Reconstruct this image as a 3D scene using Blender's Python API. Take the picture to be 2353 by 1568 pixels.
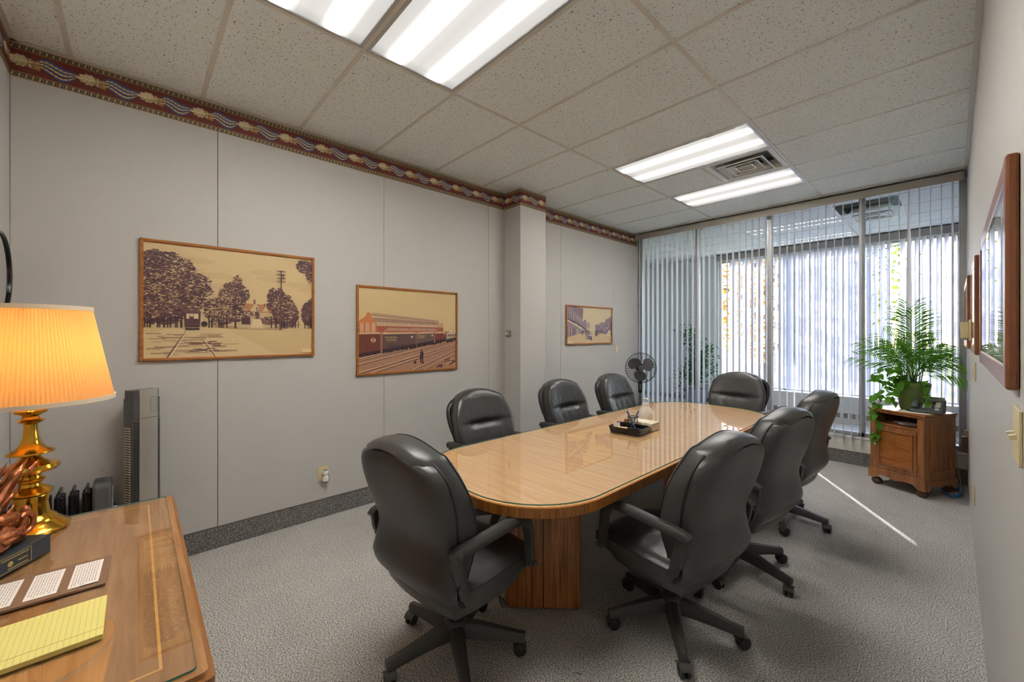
import bpy, math, random
from mathutils import Vector, Matrix
random.seed(7)
S = bpy.context.scene
for o in list(bpy.data.objects):
    bpy.data.objects.remove(o)
R = math.radians
PI = math.pi

# ------------------------------------------------------------------ camera
YAW = 0.82421
CAMX, CAMY, CAMZ = 3.4666, 0.0, 1.49
cd = bpy.data.cameras.new('camera')
cam = bpy.data.objects.new('camera', cd)
S.collection.objects.link(cam)
cam.location = (CAMX, CAMY, CAMZ)
cam.rotation_euler = (R(90), 0, YAW)
cd.sensor_width = 36.0
cd.lens = 36.0 * 935.24 / 2353.0
cd.shift_y = -(784.0 - 766.24) / 2353.0
cd.clip_start = 0.01
S.camera = cam

# ------------------------------------------------------------------ light and view
S.view_settings.view_transform = 'Standard'
S.view_settings.look = 'None'
S.view_settings.gamma = 1.0
S.view_settings.exposure = 1.06
S.cycles.max_bounces = 6
S.cycles.diffuse_bounces = 4
S.cycles.glossy_bounces = 3
S.cycles.transmission_bounces = 5
S.cycles.transparent_max_bounces = 16
S.cycles.use_adaptive_sampling = True
S.cycles.adaptive_threshold = 0.1
S.cycles.adaptive_min_samples = 16
S.cycles.caustics_reflective = False
S.cycles.caustics_refractive = False
S.cycles.sample_clamp_indirect = 6.0
S.cycles.use_denoising = True

SUN_AZ = math.atan2(-0.85, 0.527)          # horizontal direction the sunlight travels in
SUN_EL = R(27)
w = bpy.data.worlds.new('sky')
S.world = w
w.use_nodes = True
nt = w.node_tree
sky = nt.nodes.new('ShaderNodeTexSky')
sky.sky_type = 'NISHITA'
sky.sun_disc = False
sky.sun_elevation = SUN_EL
sky.sun_rotation = math.atan2(-0.52, 0.855)
bg = nt.nodes['Background']
nt.links.new(sky.outputs[0], bg.inputs[0])
bg.inputs[1].default_value = 0.72
sl = bpy.data.lights.new('sun', 'SUN')
sl.energy = 7.0
sl.color = (1.0, 0.95, 0.86)
sl.angle = R(0.6)
sun = bpy.data.objects.new('sun', sl)
S.collection.objects.link(sun)
sun.location = (-4, 14, 8)
_d = Vector((math.cos(SUN_AZ) * math.cos(SUN_EL), math.sin(SUN_AZ) * math.cos(SUN_EL), -math.sin(SUN_EL)))
sun.rotation_euler = _d.to_track_quat('-Z', 'Y').to_euler()
LIGHT_E = 34.0                             # ceiling fixtures, see make_light

# ------------------------------------------------------------------ helpers
COL = S.collection


class MB:
    """collects quads and triangles for one mesh"""
    def __init__(s):
        s.v, s.f, s.m, s.c = [], [], [], []

    def add(s, vs, fs, m=0, c=None):
        o = len(s.v)
        s.v += [tuple(p) for p in vs]
        for f in fs:
            s.f.append(tuple(i + o for i in f))
            s.m.append(m)
            s.c.append(c)
        return s

    def box(s, x0, x1, y0, y1, z0, z1, m=0, c=None):
        vs = [(x0, y0, z0), (x1, y0, z0), (x1, y1, z0), (x0, y1, z0), (x0, y0, z1), (x1, y0, z1), (x1, y1, z1), (x0, y1, z1)]
        return s.add(vs, [(0, 3, 2, 1), (4, 5, 6, 7), (0, 1, 5, 4), (1, 2, 6, 5), (2, 3, 7, 6), (3, 0, 4, 7)], m, c)

    def obox(s, M, sx, sy, sz, m=0, c=None):
        vs = [M @ Vector((a * sx / 2, b * sy / 2, d * sz / 2)) for d in (-1, 1) for a, b in ((-1, -1), (1, -1), (1, 1), (-1, 1))]
        return s.add(vs, [(0, 3, 2, 1), (4, 5, 6, 7), (0, 1, 5, 4), (1, 2, 6, 5), (2, 3, 7, 6), (3, 0, 4, 7)], m, c)

    def prism(s, pts, z0, z1, m=0, mtop=None, mside=None, bottom=True):
        n = len(pts)
        vs = [(x, y, z0) for x, y in pts] + [(x, y, z1) for x, y in pts]
        mt = m if mtop is None else mtop
        ms = m if mside is None else mside
        s.add(vs, [tuple(range(n, 2 * n))], mt)
        if bottom:
            s.add(vs[:n], [tuple(reversed(range(n)))], m)
        return s.add(vs, [(i, (i + 1) % n, n + (i + 1) % n, n + i) for i in range(n)], ms)

    def lathe(s, prof, n=24, c=(0, 0, 0), m=0, M=None, cap=True):
        vs, fs = [], []
        for r, z in prof:
            for k in range(n):
                a = 2 * PI * k / n
                p = Vector((c[0] + r * math.cos(a), c[1] + r * math.sin(a), c[2] + z))
                vs.append(M @ p if M else p)
        for i in range(len(prof) - 1):
            for k in range(n):
                k2 = (k + 1) % n
                fs.append((i * n + k, i * n + k2, (i + 1) * n + k2, (i + 1) * n + k))
        if cap:
            if prof[0][0] > 1e-5:
                fs.append(tuple(reversed(range(n))))
            if prof[-1][0] > 1e-5:
                fs.append(tuple(range((len(prof) - 1) * n, len(prof) * n)))
        return s.add(vs, fs, m)

    def cyl(s, r, z0, z1, n=20, c=(0, 0, 0), m=0, M=None):
        return s.lathe([(r, z0), (r, z1)], n, c, m, M)

    def rod(s, a, b, r, n=8, m=0, r2=None):
        return s.tube([a, b], [r, r if r2 is None else r2], n, m=m)

    def tube(s, path, r, n=8, closed=False, m=0, sect=None, up=(0, 0, 1)):
        P = [Vector(p) for p in path]
        N = len(P)
        rr = r if isinstance(r, (list, tuple)) else [r] * N
        if sect is None:
            sect = [(math.cos(2 * PI * k / n), math.sin(2 * PI * k / n)) for k in range(n)]
        n = len(sect)
        vs, fs = [], []
        U = None
        for i in range(N):
            if closed:
                t = P[(i + 1) % N] - P[i - 1]
            else:
                t = P[min(i + 1, N - 1)] - P[max(i - 1, 0)]
            t.normalize()
            if U is None:
                u = Vector(up)
                if abs(u.dot(t)) > 0.95:
                    u = Vector((1, 0, 0))
            else:
                u = U
            u = (u - t * u.dot(t)).normalized()
            U = u
            b = t.cross(u)
            for a, c2 in sect:
                vs.append(P[i] + (b * a + u * c2) * rr[i])
        L = N if closed else N - 1
        for i in range(L):
            j = (i + 1) % N
            for k in range(n):
                k2 = (k + 1) % n
                fs.append((i * n + k, i * n + k2, j * n + k2, j * n + k))
        if not closed:
            fs.append(tuple(reversed(range(n))))
            fs.append(tuple(range((N - 1) * n, N * n)))
        return s.add(vs, fs, m)

    def grid(s, P, m=0, wrap=False):
        a, b = len(P), len(P[0])
        vs = [p for row in P for p in row]
        fs = []
        for i in range(a - 1):
            for j in range(b if wrap else b - 1):
                j2 = (j + 1) % b
                fs.append((i * b + j, i * b + j2, (i + 1) * b + j2, (i + 1) * b + j))
        return s.add(vs, fs, m)

    def ball(s, c, rx, ry=None, rz=None, n=16, k=10, m=0):
        ry = rx if ry is None else ry
        rz = rx if rz is None else rz
        P = []
        for i in range(k + 1):
            t = PI * (i / k) * 0.998 + 0.003
            P.append([(c[0] + rx * math.sin(t) * math.cos(2 * PI * j / n), c[1] + ry * math.sin(t) * math.sin(2 * PI * j / n), c[2] - rz * math.cos(t)) for j in range(n)])
        return s.grid(P, m, wrap=True)

    def mesh(s, name, mats, smooth=None):
        me = bpy.data.meshes.new(name)
        me.from_pydata(s.v, [], s.f)
        for mt in (mats if isinstance(mats, (list, tuple)) else [mats]):
            me.materials.append(mt)
        if any(s.m):
            me.polygons.foreach_set('material_index', s.m)
        if any(c is not None for c in s.c):
            at = me.color_attributes.new('print', 'FLOAT_COLOR', 'CORNER')
            data = []
            for f, c in zip(s.f, s.c):
                c = c or (1, 1, 1)
                data += [c[0], c[1], c[2], 1.0] * len(f)
            at.data.foreach_set('color', data)
        me.update()
        if smooth is not None:
            me.polygons.foreach_set('use_smooth', [True] * len(me.polygons))
            me.set_sharp_from_angle(angle=R(smooth))
        return me

    def build(s, name, mats, parent=None, smooth=None, bevel=None, loc=None):
        return link(name, s.mesh(name, mats, smooth), parent, bevel, loc)


def link(name, me, parent=None, bevel=None, loc=None):
    o = bpy.data.objects.new(name, me)
    COL.objects.link(o)
    if parent:
        o.parent = parent
    if loc:
        o.location = loc
    if bevel:
        b = o.modifiers.new('bevel', 'BEVEL')
        b.width = bevel
        b.segments = 2
        b.limit_method = 'ANGLE'
        b.angle_limit = R(40)
    return o


def tag(o, label, cat, group=None):
    o['label'] = label
    o['category'] = cat
    if group:
        o['group'] = group
    return o


def thing(name, label, cat, loc=(0, 0, 0), rz=0.0, group=None):
    o = bpy.data.objects.new(name, None)
    COL.objects.link(o)
    o.location = loc
    o.rotation_euler = (0, 0, rz)
    o.empty_display_size = 0.05
    return tag(o, label, cat, group)


def struct(o, label=None):
    o['kind'] = 'structure'
    if label:
        o['label'] = label
    return o


def empty_struct(name, label=None):
    o = bpy.data.objects.new(name, None)
    COL.objects.link(o)
    o.empty_display_size = 0.05
    return struct(o, label)


def srgb(r, g, b):
    f = lambda c: (c / 255 / 12.92) if c / 255 <= 0.04045 else ((c / 255 + 0.055) / 1.055) ** 2.4
    return (f(r), f(g), f(b))


def rrect(x0, x1, y0, y1, r, n=8):
    pts = []
    for cx, cy, a0 in ((x1 - r, y1 - r, 0), (x0 + r, y1 - r, 90), (x0 + r, y0 + r, 180), (x1 - r, y0 + r, 270)):
        for k in range(n + 1):
            a = R(a0 + 90 * k / n)
            pts.append((cx + r * math.cos(a), cy + r * math.sin(a)))
    return pts


def smoothpath(pts, k=6):
    """Catmull-Rom through points"""
    P = [Vector(p) for p in pts]
    out = []
    for i in range(len(P) - 1):
        p0, p1, p2, p3 = P[max(i - 1, 0)], P[i], P[i + 1], P[min(i + 2, len(P) - 1)]
        for j in range(k):
            t = j / k
            out.append(0.5 * ((2 * p1) + (p2 - p0) * t + (2 * p0 - 5 * p1 + 4 * p2 - p3) * t * t + (3 * p1 - p0 - 3 * p2 + p3) * t ** 3))
    out.append(P[-1])
    return out


# ------------------------------------------------------------------ materials
def new_mat(name):
    m = bpy.data.materials.new(name)
    m.use_nodes = True
    return m, m.node_tree, m.node_tree.nodes['Principled BSDF']


def pbr(name, col, rough=0.5, metal=0.0, spec=0.5, coat=0.0, noise=None, bump=None, emit=None):
    """noise = (scale, amount, detail): value variation; bump = (scale, strength)"""
    m, t, b = new_mat(name)
    b.inputs['Base Color'].default_value = (*col, 1)
    b.inputs['Roughness'].default_value = rough
    b.inputs['Metallic'].default_value = metal
    b.inputs['Specular IOR Level'].default_value = spec
    b.inputs['Coat Weight'].default_value = coat
    b.inputs['Coat Roughness'].default_value = 0.05
    if emit:
        b.inputs['Emission Color'].default_value = (*emit[0], 1)
        b.inputs['Emission Strength'].default_value = emit[1]
    if noise or bump:
        tc = t.nodes.new('ShaderNodeTexCoord')
    if noise:
        n = t.nodes.new('ShaderNodeTexNoise')
        n.inputs['Scale'].default_value = noise[0]
        n.inputs['Detail'].default_value = noise[2] if len(noise) > 2 else 4
        t.links.new(tc.outputs['Object'], n.inputs['Vector'])
        r = t.nodes.new('ShaderNodeValToRGB')
        a = noise[1]
        r.color_ramp.elements[0].position = 0.3
        r.color_ramp.elements[1].position = 0.7
        r.color_ramp.elements[0].color = (*[c * (1 - a) for c in col], 1)
        r.color_ramp.elements[1].color = (*[min(1, c * (1 + a)) for c in col], 1)
        t.links.new(n.outputs['Fac'], r.inputs['Fac'])
        t.links.new(r.outputs['Color'], b.inputs['Base Color'])
    if bump:
        n2 = t.nodes.new('ShaderNodeTexNoise')
        n2.inputs['Scale'].default_value = bump[0]
        n2.inputs['Detail'].default_value = 3
        t.links.new(tc.outputs['Object'], n2.inputs['Vector'])
        bm = t.nodes.new('ShaderNodeBump')
        bm.inputs['Strength'].default_value = bump[1]
        bm.inputs['Distance'].default_value = 0.004
        t.links.new(n2.outputs['Fac'], bm.inputs['Height'])
        t.links.new(bm.outputs['Normal'], b.inputs['Normal'])
    return m


def wood(name, dark, light, scale=(3, 60, 60), rough=0.35, coat=0.0, pos=(0.35, 0.65)):
    """streaks run along the axis with the smallest scale"""
    m, t, b = new_mat(name)
    tc = t.nodes.new('ShaderNodeTexCoord')
    mp = t.nodes.new('ShaderNodeMapping')
    mp.inputs['Scale'].default_value = scale
    n = t.nodes.new('ShaderNodeTexNoise')
    n.inputs['Scale'].default_value = 1.0
    n.inputs['Detail'].default_value = 5
    n.inputs['Roughness'].default_value = 0.65
    n.inputs['Distortion'].default_value = 0.3
    r = t.nodes.new('ShaderNodeValToRGB')
    r.color_ramp.elements[0].position = pos[0]
    r.color_ramp.elements[1].position = pos[1]
    r.color_ramp.elements[0].color = (*dark, 1)
    r.color_ramp.elements[1].color = (*light, 1)
    t.links.new(tc.outputs['Object'], mp.inputs['Vector'])
    t.links.new(mp.outputs['Vector'], n.inputs['Vector'])
    t.links.new(n.outputs['Fac'], r.inputs['Fac'])
    t.links.new(r.outputs['Color'], b.inputs['Base Color'])
    b.inputs['Roughness'].default_value = rough
    b.inputs['Coat Weight'].default_value = coat
    b.inputs['Coat Roughness'].default_value = 0.08
    return m


def glass(name, tint=(1, 1, 1), ior=1.5):
    """thin pane: what is not mirrored passes straight through"""
    m = bpy.data.materials.new(name)
    m.use_nodes = True
    t = m.node_tree
    t.nodes.clear()
    out = t.nodes.new('ShaderNodeOutputMaterial')
    mix = t.nodes.new('ShaderNodeMixShader')
    fr = t.nodes.new('ShaderNodeFresnel')
    fr.inputs['IOR'].default_value = ior
    tr = t.nodes.new('ShaderNodeBsdfTransparent')
    tr.inputs['Color'].default_value = (*tint, 1)
    gl = t.nodes.new('ShaderNodeBsdfGlossy')
    gl.inputs['Roughness'].default_value = 0.0
    ge = t.nodes.new('ShaderNodeNewGeometry')       # only the outer face of the pane mirrors
    iv = t.nodes.new('ShaderNodeMath')
    iv.operation = 'SUBTRACT'
    iv.inputs[0].default_value = 1.0
    mu = t.nodes.new('ShaderNodeMath')
    mu.operation = 'MULTIPLY'
    t.links.new(ge.outputs['Backfacing'], iv.inputs[1])
    t.links.new(fr.outputs[0], mu.inputs[0])
    t.links.new(iv.outputs[0], mu.inputs[1])
    t.links.new(mu.outputs[0], mix.inputs[0])
    t.links.new(tr.outputs[0], mix.inputs[1])
    t.links.new(gl.outputs[0], mix.inputs[2])
    t.links.new(mix.outputs[0], out.inputs[0])
    return m


def translucent(name, col, tcol, fac):
    m = bpy.data.materials.new(name)
    m.use_nodes = True
    t = m.node_tree
    t.nodes.clear()
    out = t.nodes.new('ShaderNodeOutputMaterial')
    mix = t.nodes.new('ShaderNodeMixShader')
    mix.inputs[0].default_value = fac
    d = t.nodes.new('ShaderNodeBsdfDiffuse')
    d.inputs['Color'].default_value = (*col, 1)
    tr = t.nodes.new('ShaderNodeBsdfTranslucent')
    tr.inputs['Color'].default_value = (*tcol, 1)
    t.links.new(d.outputs[0], mix.inputs[1])
    t.links.new(tr.outputs[0], mix.inputs[2])
    t.links.new(mix.outputs[0], out.inputs[0])
    return m


def carpet_mat(name, dark, light, scale=260):
    m, t, b = new_mat(name)
    tc = t.nodes.new('ShaderNodeTexCoord')
    n = t.nodes.new('ShaderNodeTexNoise')
    n.inputs['Scale'].default_value = scale
    n.inputs['Detail'].default_value = 2
    n.inputs['Roughness'].default_value = 0.7
    n2 = t.nodes.new('ShaderNodeTexNoise')
    n2.inputs['Scale'].default_value = 6
    r = t.nodes.new('ShaderNodeValToRGB')
    r.color_ramp.elements[0].position = 0.36
    r.color_ramp.elements[1].position = 0.64
    r.color_ramp.elements[0].color = (*dark, 1)
    r.color_ramp.elements[1].color = (*light, 1)
    mx = t.nodes.new('ShaderNodeMixRGB')
    mx.blend_type = 'MULTIPLY'
    mx.inputs[0].default_value = 0.18
    bm = t.nodes.new('ShaderNodeBump')
    bm.inputs['Strength'].default_value = 0.25
    bm.inputs['Distance'].default_value = 0.003
    t.links.new(tc.outputs['Object'], n.inputs['Vector'])
    t.links.new(tc.outputs['Object'], n2.inputs['Vector'])
    t.links.new(n.outputs['Fac'], r.inputs['Fac'])
    t.links.new(r.outputs['Color'], mx.inputs[1])
    t.links.new(n2.outputs['Fac'], mx.inputs[2])
    t.links.new(mx.outputs[0], b.inputs['Base Color'])
    t.links.new(n.outputs['Fac'], bm.inputs['Height'])
    t.links.new(bm.outputs['Normal'], b.inputs['Normal'])
    b.inputs['Roughness'].default_value = 0.95
    b.inputs['Specular IOR Level'].default_value = 0.1
    return m


def tile_mat(name, base, pit):
    """mineral fibre tile: fine pits"""
    m, t, b = new_mat(name)
    tc = t.nodes.new('ShaderNodeTexCoord')
    mp = t.nodes.new('ShaderNodeMapping')
    mp.inputs['Scale'].default_value = (80, 150, 110)
    v = t.nodes.new('ShaderNodeTexVoronoi')
    v.inputs['Scale'].default_value = 1.0
    v.inputs['Randomness'].default_value = 1.0
    n = t.nodes.new('ShaderNodeTexNoise')
    n.inputs['Scale'].default_value = 70
    n.inputs['Detail'].default_value = 3
    ad = t.nodes.new('ShaderNodeMath')
    ad.operation = 'MULTIPLY_ADD'
    ad.inputs[1].default_value = 0.55
    r = t.nodes.new('ShaderNodeValToRGB')
    r.color_ramp.elements[0].position = 0.535
    r.color_ramp.elements[1].position = 0.585
    r.color_ramp.elements[0].color = (*pit, 1)
    r.color_ramp.elements[1].color = (*base, 1)
    bm = t.nodes.new('ShaderNodeBump')
    bm.inputs['Strength'].default_value = 0.25
    bm.inputs['Distance'].default_value = 0.003
    t.links.new(tc.outputs['Object'], mp.inputs['Vector'])
    t.links.new(mp.outputs['Vector'], v.inputs['Vector'])
    t.links.new(tc.outputs['Object'], n.inputs['Vector'])
    t.links.new(v.outputs['Distance'], ad.inputs[0])
    t.links.new(n.outputs['Fac'], ad.inputs[2])
    t.links.new(ad.outputs[0], r.inputs['Fac'])
    t.links.new(r.outputs['Color'], b.inputs['Base Color'])
    t.links.new(ad.outputs[0], bm.inputs['Height'])
    t.links.new(bm.outputs['Normal'], b.inputs['Normal'])
    b.inputs['Roughness'].default_value = 0.9
    b.inputs['Specular IOR Level'].default_value = 0.2
    return m


def print_mat(name, rough=0.5):
    """flat print: colours come from the printed shapes"""
    m, t, b = new_mat(name)
    a = t.nodes.new('ShaderNodeVertexColor')
    a.layer_name = 'print'
    t.links.new(a.outputs['Color'], b.inputs['Base Color'])
    b.inputs['Roughness'].default_value = rough
    return m


def striped_light(name, col, strength, half):
    """prismatic lens in front of two tubes: two brighter bands along x"""
    m = bpy.data.materials.new(name)
    m.use_nodes = True
    t = m.node_tree
    t.nodes.clear()
    out = t.nodes.new('ShaderNodeOutputMaterial')
    em = t.nodes.new('ShaderNodeEmission')
    em.inputs['Color'].default_value = (*col, 1)
    tc = t.nodes.new('ShaderNodeTexCoord')
    sp = t.nodes.new('ShaderNodeSeparateXYZ')
    ab = t.nodes.new('ShaderNodeMath'); ab.operation = 'ABSOLUTE'
    mr = t.nodes.new('ShaderNodeMapRange')
    mr.inputs['From Min'].default_value = 0.0
    mr.inputs['From Max'].default_value = half
    r = t.nodes.new('ShaderNodeValToRGB')
    e = r.color_ramp.elements
    e[0].position = 0.0; e[0].color = (0.011, 0.011, 0.011, 1)
    e[1].position = 1.0; e[1].color = (0.010, 0.010, 0.010, 1)
    for p, vv in ((0.20, 0.012), (0.33, 0.022), (0.42, 0.85), (0.48, 1.0), (0.54, 0.85), (0.63, 0.022), (0.78, 0.011)):
        q = e.new(p); q.color = (vv, vv, vv, 1)
    ax = t.nodes.new('ShaderNodeMath'); ax.operation = 'ABSOLUTE'
    mx = t.nodes.new('ShaderNodeMapRange')
    mx.inputs['From Min'].default_value = 0.50
    mx.inputs['From Max'].default_value = 0.59
    mx.inputs['To Min'].default_value = 1.0
    mx.inputs['To Max'].default_value = 0.7
    mul = t.nodes.new('ShaderNodeMath'); mul.operation = 'MULTIPLY'
    mu2 = t.nodes.new('ShaderNodeMath'); mu2.operation = 'MULTIPLY'
    mu2.inputs[1].default_value = strength
    L = t.links.new
    L(tc.outputs['Object'], sp.inputs[0])
    L(sp.outputs['Y'], ab.inputs[0]); L(ab.outputs[0], mr.inputs['Value']); L(mr.outputs[0], r.inputs['Fac'])
    L(sp.outputs['X'], ax.inputs[0]); L(ax.outputs[0], mx.inputs['Value'])
    L(r.outputs['Color'], mul.inputs[0]); L(mx.outputs[0], mul.inputs[1])
    L(mul.outputs[0], mu2.inputs[0]); L(mu2.outputs[0], em.inputs['Strength'])
    L(em.outputs[0], out.inputs[0])
    return m


M = {}
M['wall'] = pbr('wall_paint', srgb(190, 188, 184), 0.55, spec=0.3, bump=(40, 0.04))
M['wall_blue'] = pbr('far_wall_paint', srgb(232, 238, 235), 0.6, spec=0.3)
M['carpet'] = carpet_mat('carpet', srgb(92, 91, 89), srgb(232, 229, 223), 165)
M['cove'] = carpet_mat('carpet_cove', srgb(60, 59, 58), srgb(160, 158, 154), 130)
M['cove_cap'] = pbr('cove_cap', srgb(95, 90, 84), 0.7)
M['tile'] = tile_mat('ceiling_tile', srgb(240, 246, 245), srgb(128, 122, 112))
M['tee'] = pbr('ceiling_tee', srgb(216, 211, 200), 0.4, spec=0.5)
M['white_metal'] = pbr('white_metal', srgb(222, 221, 216), 0.4)
M['alu'] = pbr('aluminium', srgb(186, 188, 188), 0.35, metal=0.6)
M['white_paint'] = pbr('white_paint', srgb(224, 222, 216), 0.5)
M['slat'] = translucent('blind_slat', srgb(243, 243, 247), srgb(236, 238, 246), 0.30)
M['far_slat'] = translucent('far_blind_slat', srgb(216, 219, 232), srgb(206, 212, 244), 0.27)
M['valance'] = pbr('valance', srgb(176, 170, 160), 0.5)
M['pane'] = glass('window_glass', (0.975, 0.985, 1.0), 1.35)
M['top_glass'] = glass('table_glass', (0.97, 0.99, 0.975), 3.0)
M['desk_glass'] = glass('desk_glass', (0.97, 0.99, 0.975), 2.2)
M['glass_edge'] = pbr('glass_edge', srgb(70, 130, 122), 0.15, spec=0.6)
M['leather'] = pbr('black_leather', srgb(64, 64, 63), 0.35, spec=0.6, noise=(5, 0.12, 3), bump=(140, 0.10))
M['plastic'] = pbr('black_plastic', srgb(66, 65, 63), 0.44, spec=0.45, bump=(300, 0.06))
M['piping'] = pbr('dark_piping', srgb(30, 30, 32), 0.5)
M['rubber'] = pbr('caster_rubber', srgb(36, 36, 36), 0.55)
M['top_wood'] = wood('table_top_veneer', srgb(202, 150, 98), srgb(230, 186, 136), (2.0, 45, 20), 0.4)
M['edge_wood'] = wood('table_edge_veneer', srgb(118, 66, 22), srgb(186, 120, 54), (130, 130, 4), 0.32)
M['edge_light'] = pbr('table_edge_lip', srgb(206, 142, 70), 0.35)
M['ped_wood'] = wood('pedestal_veneer', srgb(112, 66, 32), srgb(186, 122, 66), (130, 130, 3), 0.35)
M['seam'] = pbr('dark_seam', srgb(26, 20, 16), 0.8)
M['frame_wood'] = wood('frame_wood', srgb(140, 84, 32), srgb(176, 112, 48), (40, 4, 40), 0.3)
M['frame_dark'] = wood('dark_frame_wood', srgb(118, 66, 40), srgb(150, 92, 56), (60, 60, 5), 0.3)
M['print'] = print_mat('printed_picture', 0.45)
M['border_print'] = print_mat('wallpaper_border', 0.6)
M['beige'] = pbr('beige_plastic', srgb(214, 196, 150), 0.4)
M['almond'] = pbr('almond_plastic', srgb(218, 208, 176), 0.4)
M['white_plastic'] = pbr('white_plastic', srgb(232, 230, 224), 0.35)
M['grey_plastic'] = pbr('grey_plastic', srgb(150, 148, 138), 0.45)
M['brass'] = pbr('polished_brass', srgb(214, 166, 62), 0.16, metal=1.0)
M['brass_dark'] = pbr('brass_accent', srgb(190, 140, 60), 0.3, metal=1.0)
M['bronze'] = pbr('copper_bronze', srgb(178, 108, 70), 0.33, metal=0.85, noise=(60, 0.35), bump=(90, 0.5))
M['black'] = pbr('black_gloss', srgb(28, 28, 30), 0.2)
M['black_matte'] = pbr('black_matte', srgb(30, 30, 32), 0.6)
M['slate'] = pbr('slate_base', srgb(46, 54, 62), 0.35)
M['silver'] = pbr('silver_plastic', srgb(174, 170, 160), 0.32, metal=0.4)
M['charcoal'] = pbr('charcoal_plastic', srgb(84, 84, 84), 0.45)
M['chrome'] = pbr('chrome', srgb(210, 210, 208), 0.12, metal=1.0)
M['cab_wood'] = wood('cabinet_wood', srgb(130, 80, 44), srgb(170, 112, 66), (30, 30, 3), 0.35, coat=0.3)
M['cab_top'] = wood('cabinet_top_wood', srgb(142, 80, 34), srgb(180, 112, 54), (3, 30, 30), 0.3, coat=0.4)
M['foot_wood'] = pbr('turned_foot_wood', srgb(92, 54, 32), 0.25, coat=0.5)
M['desk_wood'] = wood('desk_veneer', srgb(150, 104, 62), srgb(182, 136, 90), (2.5, 30, 30), 0.35)
M['desk_edge'] = wood('desk_edge_wood', srgb(126, 80, 38), srgb(164, 108, 56), (3, 40, 40), 0.3, coat=0.4)
M['inlay'] = pbr('pale_inlay', srgb(222, 164, 82), 0.35)
M['pot'] = pbr('green_pot', srgb(112, 130, 70), 0.45)
M['soil'] = pbr('potting_soil', srgb(60, 44, 32), 0.9, noise=(60, 0.4))
M['palm'] = translucent('palm_leaf', srgb(84, 138, 54), srgb(130, 190, 60), 0.45)
M['pothos'] = translucent('pothos_leaf', srgb(92, 146, 56), srgb(140, 196, 60), 0.4)
M['stem'] = pbr('green_stem', srgb(110, 130, 62), 0.6)
M['ficus'] = translucent('ficus_leaf', srgb(46, 96, 62), srgb(70, 140, 80), 0.35)
M['bark'] = pbr('bark', srgb(86, 72, 60), 0.9, noise=(20, 0.3), bump=(30, 0.5))
M['paper'] = pbr('white_paper', srgb(236, 230, 222), 0.7)
M['yellow_paper'] = pbr('yellow_paper', srgb(236, 222, 130), 0.7)
M['blue_line'] = pbr('ruled_line', srgb(196, 196, 140), 0.7)
M['red_line'] = pbr('red_margin', srgb(206, 120, 100), 0.7)
M['text_line'] = pbr('text_line', srgb(176, 160, 156), 0.7)
M['brown_card'] = pbr('brown_folder', srgb(134, 104, 82), 0.5)
M['gold_print'] = pbr('gold_print', srgb(196, 176, 110), 0.4, metal=0.4)
M['blue'] = pbr('blue_plastic', srgb(40, 86, 176), 0.35)
M['blue_cable'] = pbr('blue_cable', srgb(60, 130, 196), 0.5)
M['orange_cable'] = pbr('orange_cable', srgb(200, 110, 60), 0.5)
M['grey_cable'] = pbr('grey_cable', srgb(170, 166, 158), 0.5)
M['red'] = pbr('dark_red_plastic', srgb(130, 34, 44), 0.4)
M['kraft'] = pbr('tan_note', srgb(216, 190, 128), 0.7)
M['brown_box'] = pbr('brown_box', srgb(126, 80, 52), 0.55)
M['tissue'] = pbr('tissue_box_print', srgb(220, 208, 178), 0.6, noise=(30, 0.25))
M['soap'] = pbr('soap_bottle', srgb(226, 216, 200), 0.3)
M['mirror'] = pbr('mirror_glass', (0.75, 0.77, 0.76), 0.02, metal=1.0)
M['phone'] = pbr('phone_body', srgb(92, 98, 100), 0.45)
M['screen'] = pbr('phone_screen', srgb(122, 134, 116), 0.2)
M['grey_pot'] = pbr('grey_planter', srgb(120, 128, 140), 0.5)
M['lawn'] = pbr('lawn', srgb(120, 134, 70), 0.95, noise=(3, 0.4, 6))
M['path'] = pbr('paving', srgb(196, 192, 182), 0.9)
M['autumn'] = translucent('autumn_leaf', srgb(196, 112, 38), srgb(226, 140, 50), 0.45)
M['green_leaf'] = translucent('green_leaf', srgb(104, 128, 52), srgb(150, 170, 60), 0.45)
M['shade'] = None

# ------------------------------------------------------------------ the room
XR, YB, YW, CEIL = 3.57, -0.50, 6.0, 3.084
KY = lambda k: 0.943 + 0.6096 * k
XB, XC = 1.2127, 2.4319
FARY = 8.85
FARL = -2.66

struct(MB().box(FARL - .1, XR + .1, YB - .1, YW + .11, -0.08, 0).build('floor', M['carpet']), 'grey speckled carpet floor')
struct(MB().box(FARL - .1, XR + .1, YW + .11, FARY + .15, -0.08, 0).build('floor_sunroom', M['white_paint']), 'pale floor of the sun room')

# left wall of joined panels
wl = empty_struct('wall_left', 'pale grey panelled wall')
MB().box(-0.12, -0.012, YB - .1, YW + .1, 0, 3.12).build('backing', M['seam'], wl)
seams = [YB, 0.42, 1.639, 2.858, 4.077, 5.297, YW + .06]
for a, b in zip(seams[:-1], seams[1:]):
    MB().box(-0.0121, 0, a + .0016, b - .0016, 0.0, 3.115).build('panel', M['wall'], wl, bevel=0.0012)
# boxed column
struct(MB().box(0.0, 0.262, 3.09, 3.50, 0, 3.12).build('wall_column', M['wall'], bevel=0.004), 'boxed wall column')
struct(MB().box(XR, XR + .1, YB - .1, FARY + .1, 0, 3.12).build('wall_right', M['wall']), 'pale wall beside the camera')
struct(MB().box(-.12, XR + .1, YB - .1, YB, 0, 3.12).build('wall_back', M['wall']), 'pale back wall')


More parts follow.
